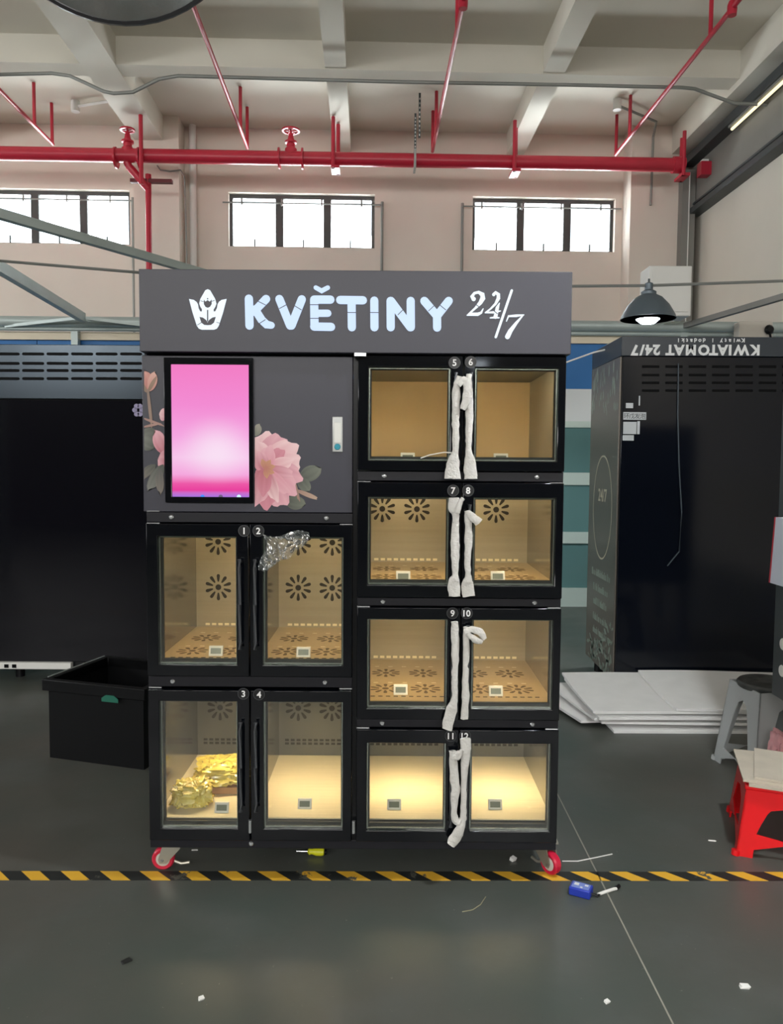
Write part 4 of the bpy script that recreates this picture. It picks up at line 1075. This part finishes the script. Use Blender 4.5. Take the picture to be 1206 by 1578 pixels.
MB().tube([at(1045, 560, RYF-0.006), at(1044, 640, RYF-0.008), at(1046, 720, RYF-0.008), at(1050, 790, RYF-0.01), at(1046, 850, RYF-0.008), at(1028, 872, RYF-0.006)], 0.004, 6).build('hanging_wire', mat('wire_grey', (70, 80, 88), 0.5), rb)
for x in (RX0+0.08, RX1-0.1):
    for y in (RYF+0.1, RYB-0.1):
        MB().cyl((x, y, 0), (x, y, z0r), 0.04, 14).build('caster', M_BLACK, rv)
# print on the side panel: oval, lines, small flowers
SX = RX0
def sidefn(yc, zc): return lambda a, b, t: (SX - t, yc - a, zc + b)
YC = 5.33
zc_o, a_o, b_o = 1.215, 0.235, 0.36
M_SPR = mat('side_print', (196, 190, 168), 0.5); M_SPR2 = mat('side_print_green', (150, 166, 154), 0.5)
n = 48; mb = MB(); fn = sidefn(YC, zc_o)
for k in range(n):
    t = 2*math.pi*k/n
    for r, d in ((1.0, 0.0), (0.97, 0.0), (0.97, 0.0008), (1.0, 0.0008)): mb.v.append(Vector(fn(a_o*r*math.cos(t), b_o*r*math.sin(t), d)))
for k in range(n):
    k2 = (k+1) % n
    for q in range(4): mb.f.append((k*4+q, k2*4+q, k2*4+(q+1) % 4, k*4+(q+1) % 4))
mb.build('printed_oval', M_SPR, sp_)
text_on('24/7', 0.12, sidefn(YC, 1.30), 'printed_figure', M_SPR, sp_, bold=0.002)
rr = random.Random(3)
for li, (z, ln) in enumerate(((0.74, 0.46), (0.635, 0.36), (0.535, 0.34), (0.425, 0.34), (0.33, 0.34))):
    mb = MB(); x = -ln/2; f = sidefn(YC+0.0, z)
    while x < ln/2:
        w = rr.uniform(0.008, 0.014); h = rr.choice((0.032, 0.036, 0.05))
        mb.prism([(x, -0.016), (x+w, -0.016), (x+w, h-0.016), (x, h-0.016)], f, 0, 0.0008)
        x += w + rr.choice((0.006, 0.008, 0.022))
    mb.build('printed_line', M_SPR2, sp_, kind='stuff', smooth=False)
mb = MB()
for k in range(90):
    a = rr.uniform(-0.30, 0.34); zmax = 0.16 + 0.22*max(0, (a+0.1))/0.44
    z = rr.uniform(0.11, 0.12+zmax); s = rr.uniform(0.010, 0.024); t = rr.uniform(0, 3)
    pl_ = [(a+s*1.5*math.cos(t)*math.cos(q)-s*0.6*math.sin(t)*math.sin(q), z+s*1.5*math.sin(t)*math.cos(q)+s*0.6*math.cos(t)*math.sin(q)) for q in [j*math.pi/4 for j in range(8)]]
    mb.prism(pl_, lambda a, b, t: (SX-0.0003-t, YC-a, b), 0, 0.0006)
mb.build('printed_blossom', M_SPR2, sp_, kind='stuff', smooth=False)
mb = MB()
for k in range(60):
    a = rr.uniform(-0.33, 0.33); z = rr.uniform(1.86, zmid-0.02); s = rr.uniform(0.010, 0.022)
    mb.prism([(a-s*0.4, z-s*2), (a+s*0.3, z-s), (a+s*0.2, z+s*2), (a-s*0.4, z+s)], lambda a, b, t: (SX-0.0003-t, YC-a, b), 0, 0.0006)
mb.build('printed_blossom', M_SPR2, sp_, kind='stuff', smooth=False)

# dark panel at the picture's right edge with a white notice
ev = thing('display_cabinet', (2.0, 3.6, 0), 'dark grey cabinet standing at the right edge beyond the red stool', 'cabinet')
EY1 = 3.36
EX = at(1191, 1000, EY1).x; EY = EY1 - 0.75
MB().box(EX, EX+0.9, EY, EY1, 0.50, 1.85).build('cabinet_body', mat('edge_cabinet_grey', (62, 66, 68), 0.4), ev, bevel=0.003)
for x in (EX+0.45, EX+0.85):
    for y in (EY+0.06, EY1-0.06): MB().box(x-0.025, x+0.025, y-0.025, y+0.025, 0, 0.5).build('leg', M_BLACK, ev)
for py in (992, 1033):
    p = at(1206, py, EY1-0.07)
    MB().lathe((EX, EY1-0.08, p.z), [(0.0, 0.002), (0.024, 0.002), (0.026, 0.0)], 16, axis=(-1, 0, 0)).build('white_button', M_WHITE, ev)
NX = EX - 0.05
def noty(px, py):
    d = ray(px, py); t = NX/d.x; return d.y*t, CAM_Z + d.z*t
(n0y, n0z), (n1y, n1z) = noty(1195, 797), noty(1186, 898)
nb = thing('notice_board', (NX, n1y, n1z), 'white notice plate with a red edge fixed on the dark grey cabinet', 'sign')
fyz = lambda a, b, t: (t, a, b)
MB().prism([(n1y, n1z), (n1y-0.3, n1z), (n0y-0.3, n0z), (n0y, n0z)], fyz, NX, EX-0.001).build('plate', mat('notice_white', (206, 210, 222), 0.4), nb)
MB().prism([(n1y+0.012, n1z), (n1y, n1z), (n0y, n0z), (n0y+0.012, n0z)], fyz, NX, NX+0.02).build('red_edge', mat('notice_red', (190, 40, 60), 0.4), nb)

# ================================================================== THINGS ON THE FLOOR
# hazard tape
MB().box(-7.0, 5.0, 2.704, 2.766, 0.0, 0.0008, lambda x, y, z: (x, y + 0.011*x, z)).build('hazard_tape', tape_material(), None, 'black and yellow striped hazard tape stuck across the floor', 'tape', base=False)

# black crate
cr = thing('storage_crate', (-1.42, 4.0, 0), 'large open black plastic crate with a green mark beside the charcoal machine', 'crate')
A = atz(77, 1167); B = atz(222, 1186.5)
ex = (B-A).normalized(); ey = Vector((-ex.y, ex.x, 0)); cw_, cd_, ch_ = (B-A).length, 0.47, 0.405
def cf(x, y, z): return A + ex*x + ey*y + Vector((0, 0, z))
M_CRATE = mat('crate_black', (8, 9, 11), 0.45, spec=0.2); ti = 0.012
for nm, q in (('front_wall', (0, cw_, 0, ti)), ('back_wall', (0, cw_, cd_-ti, cd_)), ('side_wall', (0, ti, ti, cd_-ti)), ('side_wall', (cw_-ti, cw_, ti, cd_-ti))):
    MB().box(q[0], q[1], q[2], q[3], 0, ch_, lambda x, y, z: cf(x, y, z)).build(nm, M_CRATE, cr)
MB().box(ti, cw_-ti, ti, cd_-ti, 0, 0.01, cf).build('crate_floor', M_CRATE, cr)
MB().ring((-0.022, cw_+0.022, -0.022, cd_+0.022), (ti, cw_-ti, ti, cd_-ti), lambda a, b, t: cf(a, b, t), ch_-0.055, ch_+0.003).build('rim', M_CRATE, cr, bevel=0.004)
MB().tube([cf(-0.018, 0.02, ch_+0.004), cf(-0.018, cd_, ch_+0.004)], 0.004, 6).build('rim_wire', M_STEEL, cr)
g0 = 0.60*cw_
MB().prism([(g0, 0.328), (g0+0.095, 0.328), (g0+0.095, 0.345), (g0+0.07, 0.362), (g0+0.025, 0.362), (g0, 0.345)], lambda a, b, t: cf(a, -0.0225-t, b), 0, 0.001).build('green_mark', mat('crate_green', (22, 96, 78), 0.5), cr)

# white foam sheets
M_FOAM = mat('white_foam', (240, 240, 238), 0.75, noise=0.03, nscale=8, bump=0.08, bscale=90)
words_f = ['lowest', 'second lowest', 'third from the floor', 'fourth from the floor', 'fifth from the floor', 'sixth from the floor', 'second from the top', 'topmost']
SH = [(1.26, 4.26, 0.00, 1.35, 0.70, 0.4), (1.10, 4.37, 0.02, 1.30, 0.50, 5.5), (1.20, 4.30, 0.04, 1.40, 0.64, -1.2), (1.16, 4.31, 0.055, 1.36, 0.64, 3.0), (1.18, 4.28, 0.07, 1.40, 0.66, 0.6),
      (1.17, 4.33, 0.085, 1.34, 0.58, 1.8), (1.15, 4.30, 0.10, 1.40, 0.66, 0.2), (1.62, 4.30, 0.117, 0.98, 0.64, -1.5)]
for i, (x, y, z, w, d, ang) in enumerate(SH):
    a = math.radians(ang); th_ = 0.0135
    mb = MB(); nx, ny = 8, 5
    def pt(u, v, dz):
        X, Yv = w*u, d*v
        sk = -0.10*v*(1-u) if i in (1, 3) else -0.03*v
        bend = 0.05*v*v*(i/7) + 0.004*math.sin(5*u)*v
        return Vector((x + (X+sk)*math.cos(a) - Yv*math.sin(a), y + X*math.sin(a) + Yv*math.cos(a), z + 0.001 + bend + dz))
    for dz in (0, th_):
        for iu in range(nx+1):
            for iv in range(ny+1): mb.v.append(pt(iu/nx, iv/ny, dz))
    N = (nx+1)*(ny+1)
    for iu in range(nx):
        for iv in range(ny):
            q = iu*(ny+1)+iv; mb.f += [(q, q+1, q+ny+2, q+ny+1), (N+q, N+q+ny+1, N+q+ny+2, N+q+1)]
    for iu in range(nx):
        q = iu*(ny+1); mb.f.append((q, q+ny+1, N+q+ny+1, N+q)); q += ny; mb.f.append((q, N+q, N+q+ny+1, q+ny+1))
    for iv in range(ny):
        q = iv; mb.f.append((q, N+q, N+q+1, q+1)); q = nx*(ny+1)+iv; mb.f.append((q, q+1, N+q+1, N+q))
    mb.build('foam_sheet', M_FOAM, None, 'white foam sheet in the pile before the black cabinet, %s' % words_f[i], 'foam sheet', 'white foam sheets piled on the floor')

# plastic stools
def stool(name, c, ang, ht, hb, h, m, label, seat_m, opening, group, round_seat):
    t = thing(name, c, label, 'stool', group)
    c = Vector(c); a = math.radians(ang)
    def W(x, y, z): return c + Vector((x*math.cos(a)-y*math.sin(a), x*math.sin(a)+y*math.cos(a), z))
    def half(z): return hb + (ht-hb)*z/h
    z_o0, z_o1, lw = opening      # opening from z_o0 to z_o1, leg width at the foot
    for sdx in range(4):
        r = sdx*math.pi/2
        def S(u, z, t_):           # u across the side, t_ inwards
            y = -(half(z) - t_); return W(u*math.cos(r)-y*math.sin(r), u*math.sin(r)+y*math.cos(r), z)
        mb = MB(); th = 0.006
        zs = [0, z_o0*0.35, z_o0*0.8, z_o0, z_o0+0.3*(z_o1-z_o0), z_o0+0.7*(z_o1-z_o0), z_o1-0.02, z_o1, h-0.02]
        def inner(z):              # half width of the opening at height z
            H = half(z)
            if z <= z_o0*0.36: return H - lw
            if z < z_o0*0.99: return 0.0
            if z >= z_o1 - 1e-4: return 0.0
            k = (z-z_o0)/(z_o1-z_o0)
            return (H - lw*(1.0+0.55*k))*(1 - 0.35*k**6)
        # two legs of strips plus the bands
        for s in (-1, 1):
            L = [(s*half(z), z) for z in zs]; I = [(s*inner(z), z) for z in zs]
            for i in range(len(zs)-1):
                mb.prism([L[i], L[i+1], I[i+1], I[i]] if inner(zs[i]) != inner(zs[i+1]) or True else [], S, 0, th) if not (abs(L[i][0]-I[i][0]) < 1e-5) else None
        mb.build('leg_panel', m, t, smooth=False)
        for s in (-1,):
            MB().cyl(S(s*half(0.0), 0.0, 0.006), S(s*half(0.02), 0.02, 0.006), 0.016, 10).build('foot', m, t)
    if round_seat:
        MB().lathe(c, [(ht*1.10, h-0.03), (ht*1.14, h-0.025), (ht*1.16, h-0.008), (ht*1.10, h), (0.03, h-0.004), (0.02, h-0.012)], 32).build('seat', seat_m, t)
    else:
        MB().box(-ht-0.008, ht+0.008, -ht-0.008, ht+0.008, h-0.022, h, W).build('seat', seat_m, t, bevel=0.006)
    return W
gs = (1.86, 3.74, 0)
stool('plastic_stool', gs, 8, 0.125, 0.175, 0.45, mat('stool_grey', (172, 176, 176), 0.32), 'grey plastic stool with a dark worn seat beside the foam sheets', mat('stool_seat_dark', (70, 72, 70), 0.5, noise=0.5, nscale=18), (0.085, 0.36, 0.062), None, True)
W = stool('plastic_stool', (1.602, 3.025, 0), -20, 0.17, 0.205, 0.275, mat('stool_red', (226, 12, 22), 0.3), 'low red plastic stool carrying thin boards at the right edge', mat('stool_red', (226, 12, 22), 0.3), (0.09, 0.205, 0.06), None, False)
MB().box(0.0, 0.012, -0.001, 0.0, 0.0, 0.045, lambda x, y, z: W(x-0.02, -0.182+y-0.006, 0.17+z)).build('paper_tag', M_WHITE, None, 'tiny white paper tag stuck on the red stool', 'tag')
M_BOARD = mat('board_beige', (186, 176, 160), 0.7, noise=0.06, nscale=12)
for i, (dx, dy, w, d, an, lab) in enumerate(((-0.165, -0.20, 0.55, 0.36, -3, 'thin beige board lying directly on the red stool'), (-0.185, -0.185, 0.5, 0.34, 2, 'thin beige board in the middle of the pile on the red stool'), (-0.145, -0.17, 0.5, 0.34, -5, 'topmost beige board on the red stool with a dark oval hole'))):
    a = math.radians(an); z0 = 0.277 + i*0.0105
    fnb = lambda x, y, z: W(dx + x*math.cos(a) - y*math.sin(a), dy + x*math.sin(a) + y*math.cos(a), z)
    bo = MB().box(0, w, 0, d, z0, z0+0.0095, fnb).build('thin_board', M_BOARD, None, lab, 'board', 'boards on the red stool')
    if i == 2:
        MB().prism([(0.22+0.055*math.cos(k*math.pi/8), 0.10+0.03*math.sin(k*math.pi/8)) for k in range(16)], lambda x, y, t: fnb(x, y, z0+0.0095+t), 0.0001, 0.0008).build('oval_hole', M_SLOT, bo)
blob((1.80, 3.42, 0.0), (0.085, 0.07, 0.16), 5, 0.25).build('plastic_bag', mat('pink_bag', (214, 158, 162), 0.35, noise=0.25, nscale=8, bump=0.5, bscale=30), None, 'crumpled pinkish plastic bag standing between the two stools', 'bag')

# small blue battery box with its lead
bt = thing('battery_pack', (0.67, 2.62, 0), 'small blue box with white print and a cable lead on the floor', 'battery')
a = math.radians(-28)
def bf(x, y, z): return Vector((0.674+x*math.cos(a)-y*math.sin(a), 2.625+x*math.sin(a)+y*math.cos(a), z))
MB().box(-0.037, 0.037, -0.026, 0.026, 0, 0.030, bf).build('pack_body', mat('battery_blue', (36, 58, 170), 0.35), bt, bevel=0.004)
MB().box(-0.030, 0.030, -0.020, 0.018, 0.030, 0.0312, bf).build('pack_label', mat('battery_label', (120, 140, 205), 0.4), bt)
for q in ((-0.024, -0.008, -0.004, 0.012), (0.0, 0.008, -0.016, -0.008), (0.012, 0.024, 0.002, 0.012)):
    MB().box(q[0], q[1], q[2], q[3], 0.0312, 0.0318, bf).build('pack_print', M_WHITE, bt)
MB().tube([bf(0.036, 0.0, 0.012), atz(920, 1381, 0.006), atz(925, 1377, 0.006)], 0.004, 8).build('lead', M_BLACK, bt)
MB().tube([atz(921, 1378.5, 0.006), atz(930, 1375, 0.007), atz(944, 1370.5, 0.007), atz(950, 1369, 0.006)], 0.0055, 8).build('lead_sleeve', M_WHITE, bt)
MB().tube([atz(949, 1369, 0.007), atz(953, 1365, 0.007)], 0.008, 8).build('lead_plug', M_BLACK, bt)
# screwdriver under the machine
sc = thing('screwdriver', atz(480, 1312), 'yellow handled screwdriver lying under the charcoal vending machine', 'screwdriver')
p0, p1 = atz(457, 1311.5, 0.016), atz(474, 1312, 0.016); p2 = atz(500, 1313, 0.016)
MB().tube([p0, p1], 0.003, 8).build('shaft', M_BOLT, sc)
hpts = [p1.lerp(p2, k) for k in (0, 0.1, 0.25, 0.5, 0.8, 0.95, 1.0)]
MB().tube(hpts, [0.006, 0.013, 0.010, 0.015, 0.015, 0.013, 0.008], 12).build('handle', mat('driver_yellow', (214, 214, 40), 0.35), sc)
MB().tube([p2, p2+(p2-p1)*0.12], [0.012, 0.009], 10).build('end_cap', M_BLACK, sc)
# scraps
def scrap(px, py, w, d, h, lab, m=M_WHITE, ang=20, name='paper_scrap'):
    p = atz(px, py); a = math.radians(ang)
    mb = MB().box(-w/2, w/2, -d/2, d/2, 0, h, lambda x, y, z: p + Vector((x*math.cos(a)-y*math.sin(a) + z*0.2, x*math.sin(a)+y*math.cos(a), z)))
    mb.v[4] += Vector((w*0.15, d*0.1, -h*0.3)); mb.v[6] += Vector((-w*0.2, 0, h*0.2)); mb.v[1] += Vector((-w*0.1, d*0.12, 0))
    mb.build(name, m, None, lab, 'scrap')
scrap(310, 1540, 0.016, 0.012, 0.006, 'tiny white scrap alone on the front floor below the lit doors')
scrap(935, 1545, 0.014, 0.012, 0.006, 'tiny white scrap on the floor left of the floor seam')
scrap(1147, 1522, 0.028, 0.014, 0.008, 'small white chip on the front floor below the red stool', ang=-8)
scrap(790, 1326, 0.020, 0.018, 0.012, 'white crumpled bit under the machine next to the red caster', ang=30)
scrap(300, 1310.5, 0.026, 0.006, 0.003, 'thin white sliver under the machine between caster and screwdriver', ang=4)
scrap(195, 1482, 0.030, 0.016, 0.004, 'dark curled scrap on the front floor', mat('dark_scrap', (22, 24, 24), 0.6), 35)
scrap(1097, 1296, 0.030, 0.006, 0.003, 'white sliver on the floor before the red stool', ang=-10)
MB().tube([atz(866, 1327, 0.003), atz(890, 1327, 0.003), atz(915, 1322, 0.003), atz(943, 1316, 0.003)], 0.002, 6).build('cable_tie', M_WHITE, None, 'pale cable tie on the floor next to the machine corner', 'cable tie')
MB().tube([atz(712, 1405, 0.002), atz(728, 1402, 0.002), atz(740, 1394, 0.002), atz(748, 1382, 0.002)], 0.0015, 6).build('cable_tie', mat('straw_tie', (150, 146, 118), 0.5), None, 'thin bent straw-coloured tie on the floor before the machine', 'cable tie')
